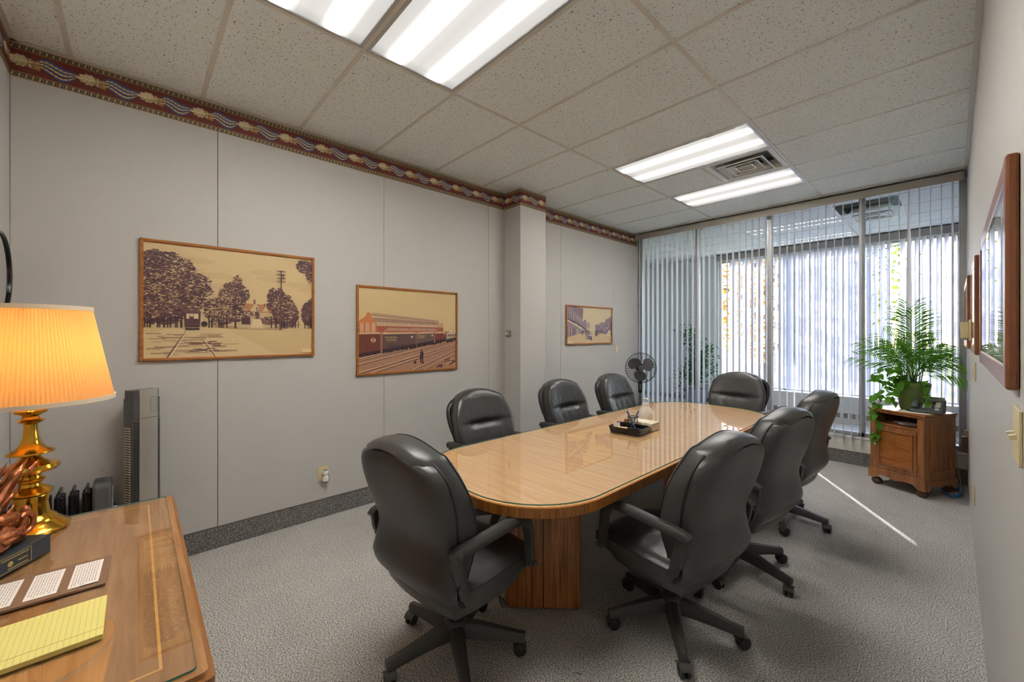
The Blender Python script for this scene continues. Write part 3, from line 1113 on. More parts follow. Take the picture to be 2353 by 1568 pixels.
def chair_meshes():
    D = {}
    # moulded back shell
    ctrl = [(.03, .392, .16), (-.08, .372, .215), (-.18, .380, .250), (-.255, .425, .272), (-.292, .495, .286), (-.288, .57, .276), (-.283, .64, .262), (-.292, .70, .266), (-.315, .78, .288), (-.338, .86, .297), (-.354, .92, .290), (-.363, .955, .270), (-.368, .983, .234), (-.370, 1.001, .18), (-.371, 1.010, .11), (-.371, 1.013, .03)]
    rows = sampler(ctrl, 3)
    P = []
    na = 18
    for y, z, w in rows:
        wrap = .058 * min(1, max(0, (z - .36) / .2)) + .012
        r = []
        for k in range(na + 1):
            a = -1 + 2 * k / na
            s = math.sin(a * PI / 2)
            r.append((w * s, y + wrap * abs(a) ** 3.2 + (0 if z > .5 else 0), z + .02 * abs(a) ** 4 * (1 if z < .5 else 0)))
        P.append(r)
    mb = MB().grid(P)
    # inner skin
    Q = [[(p[0] * .95, p[1] + .016, p[2] + (.012 if p[2] < .45 else -.003)) for p in r] for r in P]
    mb.grid([list(reversed(r)) for r in Q])
    # rim
    nr = len(P)
    edge = [P[i][0] for i in range(nr)] + [P[-1][k] for k in range(1, na + 1)] + [P[i][na] for i in range(nr - 2, -1, -1)] + [P[0][k] for k in range(na - 1, 0, -1)]
    edge_i = [Q[i][0] for i in range(nr)] + [Q[-1][k] for k in range(1, na + 1)] + [Q[i][na] for i in range(nr - 2, -1, -1)] + [Q[0][k] for k in range(na - 1, 0, -1)]
    mb.grid([edge_i, edge], wrap=True)
    D['back_shell'] = (mb.mesh('back_shell', M['leather'], 60), M['leather'])
    # piping along the shell edge
    up = [p for p in [P[i][0] for i in range(12, nr)] + [P[-1][k] for k in range(1, na + 1)] + [P[i][na] for i in range(nr - 2, 11, -1)]]
    D['piping'] = (MB().tube([Vector(p) + Vector((0, .002, 0)) for p in up], .0062, 6).mesh('piping', M['piping'], 60), None)

    def yback(z):
        best = None
        for (y0, z0, _), (y1, z1, _2) in zip(rows[:-1], rows[1:]):
            if z0 <= z <= z1 and z > .5:
                return y0 + (y1 - y0) * (z - z0) / max(1e-6, z1 - z0)
        return -.290 if z < .7 else -.378
    # back cushion: pillow with a tufted seam
    zb, zt = .475, 1.058
    zc, hz = (zb + zt) / 2, (zt - zb) / 2
    nu, nv = 30, 36
    seam_z = .800

    def cpt(a, b, d):
        k = .62 if b > 0 else .25
        x = a * math.sqrt(max(0, 1 - k * b * b * .75))
        zz = b * math.sqrt(max(0, 1 - k * a * a * .55))
        z = zc + hz * zz
        hw = .252 + .030 * min(1, max(0, (z - .5) / .35))
        yy = yback(min(z, 1.02)) + .052 + .050 * abs(x) ** 3
        return (x * hw, yy + d, z)
    front = []
    for i in range(nv + 1):
        b = -1 + 2 * i / nv
        row = []
        for j in range(nu + 1):
            a = -1 + 2 * j / nu
            e = max(0, (1 - a ** 6)) ** .5 * max(0, (1 - b ** 6)) ** .5
            d = .072 + .038 * e
            x, y, z = cpt(a, b, 0)
            # tuft: deep in the middle, shallow towards the sides
            q = math.exp(-((z - seam_z) / .022) ** 2)
            mid = 1 / (1 + math.exp((abs(x) - .155) / .018))
            d -= q * (.030 * mid + .007) * e
            # wrinkles fanning out of the ends of the tuft
            for s in (-1, 1):
                dx, dz = x - s * .15, z - seam_z
                rr = math.hypot(dx, dz)
                an = math.atan2(dz, dx * s)
                d -= .0058 * e * math.exp(-(rr / .085) ** 2) * math.sin(an * 9) * min(1, rr / .02)
            if z < seam_z:
                d -= .0028 * e * math.sin(x * 62) * math.exp(-((z - seam_z + .06) / .05) ** 2)
            row.append(cpt(a, b, d))
        front.append(row)
    mb = MB().grid([list(reversed(r)) for r in front])

    def loop(G):
        n1, n2 = len(G), len(G[0])
        return [G[0][j] for j in range(n2)] + [G[i][n2 - 1] for i in range(1, n1)] + [G[n1 - 1][j] for j in range(n2 - 2, -1, -1)] + [G[i][0] for i in range(n1 - 2, 0, -1)]
    L1 = loop(front)
    ctr = Vector((0, 0, zc))

    def off(p, k, dy):
        v = Vector((p[0], 0, p[2] - zc))
        v = v * k
        return (v.x, p[1] + dy, zc + v.z)
    L2 = [off(p, 1.016, -.022) for p in L1]
    L3 = [off(p, 1.020, -.052) for p in L1]
    L4 = [off(p, 1.006, -.084) for p in L1]
    L5 = [off(p, .968, -.112) for p in L1]
    L6 = [off(p, .88, -.122) for p in L1]
    mb.grid([L1, L2, L3, L4, L5, L6], wrap=True)
    D['back_cushion'] = (mb.mesh('back_cushion', M['leather'], 70), None)
    D['seam_piping'] = (MB().tube([off(p, 1.004, -.002) for p in L1], .0028, 5, closed=True).mesh('seam_piping', M['piping'], 60), None)
    # arm stitching across the tuft
    # seat cushion
    nu = nv = 24
    sy0, sy1 = -.235, .315
    scy, shy = (sy0 + sy1) / 2, (sy1 - sy0) / 2

    def spt(a, b, z):
        k = .30
        x = a * math.sqrt(max(0, 1 - k * b * b * .6))
        y = b * math.sqrt(max(0, 1 - k * a * a * .6))
        return (.262 * x, scy + shy * y, z)
    top = []
    for i in range(nv + 1):
        b = -1 + 2 * i / nv
        row = []
        for j in range(nu + 1):
            a = -1 + 2 * j / nu
            e = max(0, 1 - a ** 6) ** .5 * max(0, 1 - b ** 6) ** .5
            x, y, _ = spt(a, b, 0)
            z = .462 + .034 * e - .012 * max(0, -b) - .012 * max(0, b) ** 3
            q = math.exp(-((y - .02) / .018) ** 2)
            mid = 1 / (1 + math.exp((abs(x) - .16) / .02))
            z -= .010 * q * mid
            for s in (-1, 1):
                dx, dy = x - s * .17, y - .02
                rr = math.hypot(dx, dy)
                z -= .0036 * e * math.exp(-(rr / .08) ** 2) * math.sin(math.atan2(dy, dx * s) * 8)
            row.append((x, y, z))
        top.append(row)
    mb = MB().grid(top)
    S1 = loop(top)

    def soff(p, k, z):
        return (p[0] * k, scy + (p[1] - scy) * k, z)
    S2 = [soff(p, 1.014, p[2] - .035) for p in S1]
    S3 = [soff(p, 1.012, .388 + .03 * max(0, (p[1] - .1) / .2)) for p in S1]
    S4 = [soff(p, .97 - .10 * max(0, min(1, (p[1] - .15) / .1)), .358 + .028 * max(0, (p[1] - .05) / .25)) for p in S1]
    mb.grid([S4, S3, S2, S1], wrap=True)
    mb.add(S4, [tuple(reversed(range(len(S4))))])
    D['seat'] = (mb.mesh('seat', M['leather'], 70), None)
    D['seat_piping'] = (MB().tube([soff(p, 1.004, p[2] - .002) for p in S1], .0028, 5, closed=True).mesh('seat_piping', M['piping'], 60), None)
    # armrest loop
    sect = [(-1.0, -.35), (-.75, -.75), (.75, -.75), (1.0, -.35), (1.0, .35), (.7, .8), (-.7, .8), (-1.0, .35)]
    for s, nm in ((-1, 'armrest_l'), (1, 'armrest_r')):
        path = smoothpath([(.283 * s, -.262, .640), (.287 * s, -.235, .655), (.290 * s, -.12, .662), (.291 * s, .02, .668), (.291 * s, .11, .666), (.290 * s, .160, .642), (.288 * s, .182, .60), (.285 * s, .195, .52), (.281 * s, .205, .445), (.280 * s, .207, .425)], 4)
        n = len(path)
        rr = [.026 - .006 * max(0, (i - n * .55) / (n * .45)) for i in range(n)]
        mb = MB().tube(path, rr, sect=sect, up=(0, 0, 1))
        # rear bracket down to the shell
        mb.tube([(.281 * s, -.245, .655), (.277 * s, -.235, .60), (.272 * s, -.215, .54), (.262 * s, -.19, .47), (.25 * s, -.15, .43)], [.026, .030, .030, .026, .018], sect=[(a_ * .55, b_ * 1.2) for a_, b_ in sect], up=(0, 1, 0))
        Mx = Matrix.Rotation(PI / 2, 4, 'Y')
        for bx, by, bz, br in ((.292, -.245, .655, .014), (.292, .206, .440, .013)):
            mb.lathe([(br, -.022), (br, .022), (br * .7, .026)], 12, M=Matrix.Translation((bx * s, by, bz)) @ Mx)
        D[nm] = (mb.mesh('armrest', M['plastic'], 40), None)
    # seat mechanism, column, hub
    mb = MB().box(-.075, .075, -.12, .12, .335, .372)
    mb.box(-.16, .16, -.02, .03, .350, .372)
    D['mechanism'] = (mb.mesh('seat_mechanism', M['plastic'], 40), None)
    mb = MB().lathe([(.033, .12), (.033, .25), (.028, .255), (.028, .340)], 18)
    D['column'] = (mb.mesh('gas_column', M['black_matte'], 40), None)
    mb = MB().lathe([(.0, .068), (.03, .068), (.052, .085), (.058, .12), (.05, .155), (.038, .165), (.0, .165)], 20)
    D['hub'] = (mb.mesh('hub', M['plastic'], 50), None)
    # one leg along +x
    sect2 = [(-1, -.9), (1, -.9), (1.0, .4), (.55, 1), (-.55, 1), (-1.0, .4)]
    mb = MB().tube(smoothpath([(.02, 0, .115), (.10, 0, .112), (.20, 0, .098), (.295, 0, .083), (.325, 0, .080)], 3), [.034, .034, .033, .031, .029, .027, .025, .0235, .022, .021, .0205, .020, .0195][:13], sect=sect2)
    D['leg'] = (mb.mesh('leg', M['plastic'], 40), None)
    mb = MB().lathe([(.006, .05), (.006, .075), (.012, .075)], 10)
    mb.grid([[(.033 * math.cos(t) + .012, y, .030 + .033 * math.sin(t)) for t in [R(20 + 16 * q) for q in range(10)]] for y in (-.026, -.022, .022, .026)])
    D['caster'] = (mb.mesh('caster', M['plastic'], 50), None)
    Mx = Matrix.Rotation(PI / 2, 4, 'X')
    mb = MB().lathe([(.0, -.009), (.024, -.009), (.029, -.005), (.029, .005), (.024, .009), (.0, .009)], 18, M=Mx)
    D['wheel'] = (mb.mesh('wheel', M['rubber'], 40), None)
    mb = MB().tube(smoothpath([(.06, .04, .352), (.20, .05, .345), (.235, .05, .330), (.262, .052, .30)], 4), [.006] * 9 + [.011, .014, .014, .011], 8)
    D['lever'] = (mb.mesh('lever', M['plastic'], 50), None)
    return D


CH = chair_meshes()


def chair(x, y, head, base_rot, label, dz=0.0, group='black leather office chairs at the table', crng=random.Random(5)):
    t = thing('office_chair', label, 'chair', (x, y, 0), R(head - 90), group)
    for k in ('back_shell', 'back_cushion', 'seat'):
        o = link(k, CH[k][0], t, loc=(0, 0, dz))
        if k == 'back_shell':
            link('piping', CH['piping'][0], o)
        if k == 'back_cushion':
            link('piping', CH['seam_piping'][0], o)
        if k == 'seat':
            link('piping', CH['seat_piping'][0], o)
    for k in ('armrest_l', 'armrest_r'):
        link('armrest', CH[k][0], t, loc=(0, 0, dz))
    for k in ('mechanism', 'column', 'hub', 'lever'):
        link({'mechanism': 'seat_mechanism', 'column': 'gas_column', 'hub': 'base_hub', 'lever': 'lever'}[k], CH[k][0], t, loc=(0, 0, dz if k in ('mechanism', 'lever') else 0))
    for k in range(5):
        a = R(base_rot - (head - 90) + 72 * k)
        l = link('leg', CH['leg'][0], t)
        l.rotation_euler = (0, 0, a)
        c = link('caster', CH['caster'][0], t, loc=(.312 * math.cos(a), .312 * math.sin(a), 0))
        ca = crng.random() * 2 * PI
        c.rotation_euler = (0, 0, ca)
        for s in (-1, 1):
            link('wheel', CH['wheel'][0], c, loc=(.012, s * .0135, .029))
    return t


chair(1.89, 1.10, 96, 45, 'black leather office chair at the near rounded end of the table, back turned')
chair(2.49, 2.01, 173, 17, 'black leather office chair nearest on the open aisle side, back turned', -.02)
chair(2.535, 2.81, 172, 57, 'middle black leather office chair of the three along the aisle side')
chair(2.515, 3.79, 176, 2, 'black leather office chair on the aisle side furthest along, towards the cabinet')
chair(1.05, 2.09, -2, 20, 'black leather office chair on the wall side, below the railway yard picture', -.035)
chair(1.05, 3.15, -1, 50, 'black leather office chair on the wall side, in front of the boxed column', -.035)
chair(1.06, 4.06, -1, 33, 'black leather office chair on the wall side, beside the black pedestal fan', -.04)
chair(1.85, 4.66, 268, 12, 'black leather office chair at the window end of the table, facing the camera')

# ------------------------------------------------------------------ framed pictures on the panelled wall
def framed(name, label, y0, y1, z0, z1, draw, group=None):
    """picture on the left wall; (u, v) run 0..1 from its lower left corner"""
    t = thing(name, label, 'picture', (0.0, (y0 + y1) / 2, z0), 0, group)
    W, H = y1 - y0, z1 - z0
    f, d = .019, .024
    for a in ((-W / 2, -W / 2 + f, 0, H), (W / 2 - f, W / 2, 0, H)):
        MB().box(.0005, d, a[0], a[1], a[2], a[3]).build('frame_side', M['frame_wood'], t, bevel=.004)
    for a in ((0, f), (H - f, H)):
        MB().box(.0005, d - .0005, -W / 2 + f, W / 2 - f, a[0], a[1]).build('frame_rail', M['frame_wood'], t, bevel=.004)
    iw, ih = W - 2 * f, H - 2 * f
    c = Canvas(lambda u, v, l: (.012 + l, -iw / 2 + iw * u, f + ih * v), (0, 1), 6e-7, (0, 1))
    draw(c, random.Random(len(label)))
    c.build('printed_picture', M['print'], t)
    MB().box(.001, .0115, -iw / 2, iw / 2, f, f + ih).build('backing_board', M['brown_card'], t)
    return t


SKY, DK, MD, LT = (206, 180, 132), (86, 56, 62), (124, 92, 84), (216, 194, 150)


def draw_street(c, rg):
    c.rect(0, 1, 0, 1, SKY)
    c.layer()
    for k in range(10):
        c.ell(rg.random(), .62 + rg.random() * .33, .10, .03, (198, 172, 126), 0)
    c.rect(0, 1, 0, .265, (202, 176, 128))
    c.poly([(.14, .265), (.42, .265), (.75, .0), (.0, .0), (.0, .2)], (208, 184, 138))
    c.layer()
    for k in range(46):                     # shadow streaks on the road
        y = .02 + rg.random() * .19
        x = rg.random() * .42
        c.rect(x, x + .03 + rg.random() * .10, y, y + .004 + rg.random() * .006, (150, 118, 94))
    for k in range(16):
        x = .25 + rg.random() * .14
        y = .03 + rg.random() * .11
        c.ell(x, y, .03, .006, (116, 84, 78), 0)
    c.layer()
    # rails
    c.line((.215, .245), (.115, 0), .003, (120, 88, 76), .010)
    c.line((.222, .245), (.128, 0), .003, (224, 204, 160), .007)
    c.line((.30, .16), (.37, 0), .004, (120, 88, 76), .008)
    c.line((.305, .16), (.38, 0), .003, (224, 204, 160), .006)
    # pavement edges
    c.poly([(.36, .268), (.52, .25), (.78, .245), (.92, .30), (.92, .31), (.6, .27), (.36, .29)], (176, 146, 108))
    c.layer()
    # the house and its roof
    c.rect(.50, .74, .27, .44, (190, 166, 126))
    c.poly([(.505, .42), (.74, .42), (.72, .50), (.52, .505)], (178, 120, 84))
    c.poly([(.575, .43), (.645, .43), (.612, .52)], (196, 172, 130))
    c.poly([(.655, .43), (.70, .43), (.68, .48)], (196, 172, 130))
    c.rect(.60, .612, .50, .545, (124, 84, 70))
    c.rect(.665, .675, .49, .51, (124, 84, 70))
    c.layer()
    c.rect(.525, .58, .30, .37, DK)
    c.rect(.52, .60, .37, .38, (206, 184, 142))
    c.rect(.67, .72, .30, .36, MD)
    c.leafy(.56, .40, .045, .03, 80, .006, [DK, MD], rg)
    c.leafy(.70, .34, .06, .04, 120, .007, [DK, MD, (150, 116, 98)], rg)
    # monument
    c.layer()
    c.poly([(.585, .275), (.66, .275), (.648, .35), (.598, .35)], (214, 192, 150))
    c.rect(.575, .672, .262, .276, (200, 176, 134))
    c.layer()
    c.poly([(.604, .36), (.642, .36), (.634, .44), (.622, .475), (.61, .44)], (104, 74, 70))
    c.leafy(.623, .41, .022, .05, 40, .005, [(210, 188, 146), DK], rg)
    # tree masses
    dark = [DK, (96, 64, 66), (74, 46, 54), MD]
    for (cx, cy, rx, ry, n, s) in [(.05, .68, .10, .26, 1000, .011), (.13, .76, .13, .17, 700, .009), (.08, .42, .14, .13, 900, .010), (.24, .66, .12, .10, 380, .008), (.18, .50, .14, .10, 500, .009), (.30, .60, .06, .05, 90, .007), (.34, .50, .04, .04, 40, .006),
                                   (.40, .42, .09, .13, 520, .009), (.47, .55, .08, .15, 620, .008), (.52, .60, .06, .08, 160, .007), (.50, .72, .03, .06, 60, .006), (.44, .40, .10, .09, 300, .009),
                                   (.75, .55, .06, .14, 420, .008), (.80, .45, .075, .17, 800, .009), (.85, .40, .05, .12, 420, .009), (.72, .52, .035, .10, 100, .007),
                                   (.97, .42, .045, .12, 360, .009), (.99, .52, .02, .06, 90, .008), (.95, .92, .06, .07, 160, .008), (.985, .84, .03, .09, 120, .007)]:
        c.leafy(cx, cy, rx, ry, n, s, dark, rg)
    c.layer()
    for (cx, cy, rx, ry, n) in [(.07, .62, .12, .26, 260), (.17, .62, .14, .18, 160), (.45, .48, .11, .16, 220), (.80, .47, .08, .15, 150), (.38, .40, .07, .10, 90)]:
        c.leafy(cx, cy, rx, ry, n, .006, [SKY, (190, 160, 118), (168, 134, 106)], rg)
    for k in range(46):                     # trunks along both avenues
        x = rg.choice([rg.uniform(.0, .19), rg.uniform(.33, .52), rg.uniform(.70, .90), rg.uniform(.94, 1)])
        c.rect(x, x + .004 + rg.random() * .004, .265, .33 + rg.random() * .06, (66, 42, 50))
    c.line((.49, .26), (.49, .62), .008, (84, 56, 58), .003)
    c.line((.405, .27), (.405, .52), .007, (84, 56, 58), .003)
    for k in range(26):                     # branches
        a = rg.uniform(.2, 2.2)
        x, y = .02 + rg.random() * .2, .45 + rg.random() * .3
        c.line((x, y), (x + .12 * math.cos(a * .5), y + .09 * math.sin(a)), .003, (90, 60, 62), .0008)
    # telegraph pole
    c.line((.775, .245), (.782, .86), .013, (100, 72, 66), .006)
    for z in (.845, .81, .775, .74):
        c.rect(.752, .812, z, z + .007, (92, 64, 62))
    c.rect(.792, .797, .77, .82, (60, 40, 46))
    # horse tram
    c.layer()
    c.poly([(.205, .275), (.285, .275), (.29, .40), (.20, .40)], (84, 54, 60))
    c.poly([(.196, .40), (.294, .40), (.285, .425), (.205, .425)], (108, 76, 74))
    c.rect(.208, .283, .245, .28, (66, 42, 50))
    c.ell(.31, .30, .018, .025, (60, 40, 48))
    c.layer()
    for a in ((.213, .228), (.252, .277)):
        c.rect(a[0], a[1], .345, .392, (212, 190, 148))
    c.rect(.23, .25, .365, .392, (200, 176, 136))
    c.rect(.208, .283, .262, .268, (178, 148, 116))
    c.rect(.93, .995, .012, .05, (222, 196, 138))


def draw_railway(c, rg):
    c.rect(0, 1, 0, 1, (206, 180, 132))
    c.layer()
    c.rect(0, 1, 0, .46, (172, 128, 102))
    c.poly([(0, .46), (1, .50), (1, .42), (0, .2)], (150, 104, 86))
    c.layer()
    # gravel and rails: lines running up to the right
    for k in range(2400):
        x, y = rg.random(), rg.random() * .42
        if y < .16 + .30 * x:
            c.rect(x, x + .006, y, y + .003, rg.choice([(150, 104, 86), (200, 160, 124), (128, 84, 74)]))
    for y0, y1, w_ in [(.19, .42, .006), (.165, .41, .007), (.145, .395, .006), (.10, .37, .007), (.0, .315, .010), (-.045, .285, .009), (-.26, .235, .011), (-.36, .19, .010)]:
        c.line((0, y0 + .008), (1, y1 + .005), w_ * 1.3, (206, 172, 134), w_ * .8)
        c.line((0, y0 - .004), (1, y1 - .003), w_, (84, 48, 52), w_ * .6)
    c.layer()
    # brick gable
    c.poly([(0, .47), (.155, .47), (.155, .59), (.145, .62), (.125, .64), (.11, .665), (.10, .70), (.085, .72), (.07, .70), (.06, .665), (.04, .645), (.02, .63), (0, .60)], (198, 120, 74))
    c.rect(.155, .23, .47, .58, (190, 110, 72))
    # long roof
    c.poly([(.10, .695), (.13, .71), (.80, .635), (.80, .61), (.11, .67)], (178, 144, 116))
    c.poly([(.12, .655), (.80, .61), (.80, .575), (.155, .60)], (160, 126, 106))
    c.poly([(.155, .60), (.80, .575), (.80, .545), (.16, .555)], (206, 178, 142))
    c.poly([(.16, .555), (.80, .545), (.80, .49), (.16, .48)], (162, 84, 66))
    c.poly([(.78, .60), (.85, .60), (.85, .545), (.78, .545)], (186, 150, 118))
    c.rect(.79, .85, .49, .545, (184, 100, 70))
    c.layer()
    for k in range(40):
        x = .16 + k * .016
        c.line((x, .556), (x, .598 - (x - .16) * .04), .004, (120, 84, 78))
        if x < .78:
            c.line((x - .03, .672 - (x - .13) * .09), (x - .03, .69 - (x - .13) * .092), .004, (120, 84, 78))
    for k in range(7):
        x = .22 + k * .085
        c.line((x, .65 - k * .006), (x + .04, .592 - k * .0035), .004, (130, 98, 88))
    for x in (.015, .065, .12):
        c.rect(x, x + .024, .48, .57, (206, 184, 152))
        c.ell(x + .012, .57, .012, .025, (206, 184, 152))
        c.rect(x + .010, x + .014, .48, .59, (120, 60, 48))
    for q in ((.25, .47, .53, .24), (.48, .49, .53, .30)):
        c.poly([(q[0], .475), (q[0] + q[3], .475), (q[0] + q[3], .50), (q[0], .50)], (178, 92, 70))
        c.poly([(q[0] - .02, .495), (q[0] + .02, .535), (q[0] + q[3] - .02, .528), (q[0] + q[3] + .01, .495)], (170, 136, 112))
    for x in (.805, .825, .84):
        c.rect(x, x + .008, .50, .53, (110, 52, 44))
    # steam at right
    c.leafy(.95, .49, .05, .03, 40, .012, [(214, 194, 152), (190, 160, 122)], rg)
    c.layer()
    # goods wagons
    for x0, x1, yb0, yb1, yt0, yt1, col in [(-.0, .195, .235, .265, .455, .46, (112, 58, 46)), (.215, .545, .275, .335, .455, .462, (98, 74, 70)), (.555, .745, .335, .37, .458, .468, (108, 86, 80)), (.755, .885, .37, .395, .462, .472, (118, 54, 54)), (.89, 1.0, .385, .41, .455, .465, (168, 148, 130))]:
        c.poly([(x0, yb0), (x1, yb1), (x1, yt1), (x0, yt0)], col)
        c.poly([(x0, yt0), (x1, yt1), (x1 - .005, yt1 + .018), (x0 + .005, yt0 + .018)], (202, 174, 138))
        c.poly([(x0, yb0 - .05), (x1, yb1 - .035), (x1, yb1), (x0, yb0)], (64, 42, 46))
    c.layer()
    for x in (.07, .375, .64, .82):
        c.line((x, .25 + .16 * x), (x, .455), .003, (70, 44, 46))
    for x, y, r in ((.13, .385, .024), (.505, .42, .012), (.725, .44, .010), (.865, .455, .008)):
        c.ell(x, y, r, r * 1.15, (206, 180, 146))
    c.layer()
    c.ell(.13, .385, .019, .021, (112, 58, 46))
    c.rect(.112, .148, .379, .391, (206, 180, 146))
    for x in (.91, .935, .96, .98):
        c.rect(x, x + .012, .425, .45, (84, 62, 60))
    for k in range(34):                    # wheels
        x = rg.random()
        c.ell(x, .205 + .165 * x + rg.uniform(-.008, .008), .012, .012, (48, 32, 38))
    # man with a barrow
    c.layer()
    c.poly([(.585, .14), (.625, .135), (.628, .22), (.61, .245), (.594, .225)], (74, 44, 52))
    c.ell(.606, .255, .008, .012, (84, 54, 56))
    c.line((.60, .14), (.598, .09), .012, (66, 40, 48))
    c.line((.618, .14), (.62, .09), .012, (66, 40, 48))
    c.line((.53, .11), (.60, .16), .008, (96, 64, 62))
    c.ell(.538, .095, .014, .018, (88, 56, 58))
    c.ell(.62, .085, .012, .016, (88, 56, 58))
    # timber pile
    for k in range(26):
        x, y = .86 + rg.random() * .13, .03 + rg.random() * .10
        c.line((x, y), (min(1, x + .07), y + .02), .014, rg.choice([(206, 164, 122), (112, 70, 66), (92, 56, 58), (180, 130, 98)]))
    for k in range(14):
        c.ell(.78 + rg.random() * .06, .015 + rg.random() * .03, .010, .010, (104, 62, 62))


def draw_town(c, rg):
    c.rect(0, 1, 0, 1, (204, 186, 150))
    c.layer()
    c.poly([(0, 0), (1, 0), (1, .24), (.55, .34), (.38, .34), (0, .16)], (206, 178, 136))
    c.layer()
    P1, P2, P3 = (112, 92, 112), (146, 126, 132), (92, 74, 98)
    c.poly([(0, .16), (0, 1), (.10, .99), (.32, .92), (.32, .62), (.34, .6), (.40, .57), (.42, .38), (.50, .33), (.36, .31)], P2)
    c.poly([(.10, 1), (.34, .97), (.33, .66), (.12, .92)], (134, 106, 118))
    c.poly([(.35, .66), (.41, .64), (.41, .40), (.35, .44)], (140, 124, 136))
    c.poly([(1, .20), (1, .78), (.86, .68), (.84, .60), (.74, .58), (.66, .48), (.6, .37), (.66, .31)], (138, 116, 130))
    c.layer()
    for k in range(7):                      # upper windows
        x = .03 + k * .036
        c.poly([(x, .62 - k * .012), (x + .016, .615 - k * .012), (x + .016, .82 - k * .03), (x, .84 - k * .03)], P3)
        c.poly([(x + .018, .60 - k * .012), (x + .03, .595 - k * .012), (x + .03, .84 - k * .03), (x + .018, .85 - k * .03)], (190, 174, 156))
    c.poly([(0, .64), (.22, .52), (.40, .36), (.40, .40), (.22, .57), (0, .69)], P3)
    for a, b, d in ((.0, .18, .56), (.17, .29, .46), (.27, .38, .38)):   # awnings
        c.poly([(a, d + .05), (b, d - .08), (b, d - .05), (a, d + .10)], (214, 194, 160))
    for k in range(13):
        x = .01 + k * .026
        c.poly([(x, .17 + k * .009), (x + .012, .175 + k * .009), (x + .012, .46 - k * .010), (x, .48 - k * .010)], rg.choice([P3, P1, (186, 168, 152)]))
    c.leafy(.45, .48, .045, .10, 130, .009, [P2, (170, 146, 130)], rg)
    c.leafy(.66, .46, .06, .07, 130, .009, [P2, P1], rg)
    c.leafy(.78, .50, .07, .09, 160, .010, [P2, P1, (168, 140, 132)], rg)
    for k in range(26):
        x = .70 + rg.random() * .29
        y = .30 + rg.random() * .26
        c.rect(x, x + .012, y, y + .05, rg.choice([P3, P1, (176, 156, 150)]))
    c.layer()
    for k in range(60):
        x = .30 + rg.random() * .18 if rg.random() < .5 else .6 + rg.random() * .3
        y = .24 + rg.random() * .09
        c.rect(x, x + .010, y - .02, y + .04, rg.choice([P3, P1, (72, 56, 80)]))
    c.rect(.43, .53, .10, .28, P1)
    c.rect(.46, .54, .20, .26, (188, 172, 160))
    c.ell(.52, .11, .02, .04, P3)
    c.rect(.395, .41, .12, .34, P3)
    c.rect(.61, .67, .20, .36, P3)
    c.poly([(.88, .24), (.93, .36), (.99, .36), (.98, .20)], (212, 192, 158))
    c.line((.34, 0), (.46, .16), .004, (150, 122, 106))
    c.line((.95, .14), (.62, .28), .004, (170, 142, 122))
    c.poly([(.76, .235), (1, .185), (1, .20), (.76, .25)], (222, 208, 186))
    c.rect(.0, .12, .0, .08, (214, 198, 170))


framed('framed_picture', 'large sepia framed photograph of a tree lined street with a horse tram', .018, 1.047, 1.313, 2.090, draw_street)
rail = framed('framed_picture', 'tinted framed photograph of a brick railway shed and goods wagons', 1.385, 2.428, 1.124, 1.906, draw_railway)
framed('framed_picture', 'small looking framed street photograph behind the pedestal fan, furthest along the wall', 4.166, 5.235, 1.335, 1.868, draw_town)


def lettering(txt, size, loc, parent, mat, rot=(R(90), 0, R(90))):
    cu = bpy.data.curves.new('lettering', 'FONT')
    cu.body = txt
    cu.size = size
    cu.extrude = .0001
    cu.align_x = 'CENTER'
    cu.materials.append(mat)
    tmp = bpy.data.objects.new('lettering_curve', cu)
    COL.objects.link(tmp)
    me = bpy.data.meshes.new_from_object(tmp.evaluated_get(bpy.context.evaluated_depsgraph_get()))
    bpy.data.objects.remove(tmp)
    o = bpy.data.objects.new('lettering', me)
    COL.objects.link(o)
    o.parent = parent
    o.location = loc
    o.rotation_euler = rot
    return o


def on_rail(u, v):
    return (.0166, -.5025 + 1.005 * u, .019 + .744 * v)


M['yellow_ink'] = pbr('yellow_ink', srgb(206, 180, 110), .5)
lettering('MICHIGAN\nCENTRAL', .024, on_rail(.295, .405), rail, M['yellow_ink'])
lettering('MICHIGAN\nCENTRAL', .017, on_rail(.605, .425), rail, M['yellow_ink'])


# ------------------------------------------------------------------ framed pictures on the wall beside the camera
def framed_right(label, y0, y1, z0, z1, xf):
    t = thing('wall_picture', label, 'picture', (XR, (y0 + y1) / 2, z0))
    W, H, d = y1 - y0, z1 - z0, XR - xf
    f = .055
    for s in (-1, 1):
        MB().box(-d, -.0005, s * (W / 2 - f / 2) - f / 2, s * (W / 2 - f / 2) + f / 2, 0, H).build('frame_side', M['frame_dark'], t, bevel=.006)
    for z in (0, H - f):
        MB().box(-d + .001, -.0005, -W / 2 + f, W / 2 - f, z, z + f).build('frame_rail', M['frame_dark'], t, bevel=.006)
    MB().box(-d + .008, -.003, -W / 2 + f, W / 2 - f, f, H - f).build('mount', M['paper'], t)
    c = Canvas(lambda u, v, l: (-d + .0075 - l, W / 2 - f - .05 - (W - 2 * f - .1) * u, f + .05 + (H - 2 * f - .1) * v), (0, 1), 6e-6, (0, 1))
    rg = random.Random(int(y0 * 100))
    c.rect(0, 1, 0, 1, (188, 196, 196))
    c.layer()
    c.rect(0, 1, 0, .35, (150, 158, 140))
    c.leafy(.5, .45, .48, .14, 200, .03, [(110, 124, 104), (150, 150, 120), (96, 104, 96)], rg)
    c.build('printed_picture', M['print'], t)
    MB().box(-d + .0028, -d + .0052, -W / 2 + f, W / 2 - f, f, H - f).build('pane', M['pane'], t)


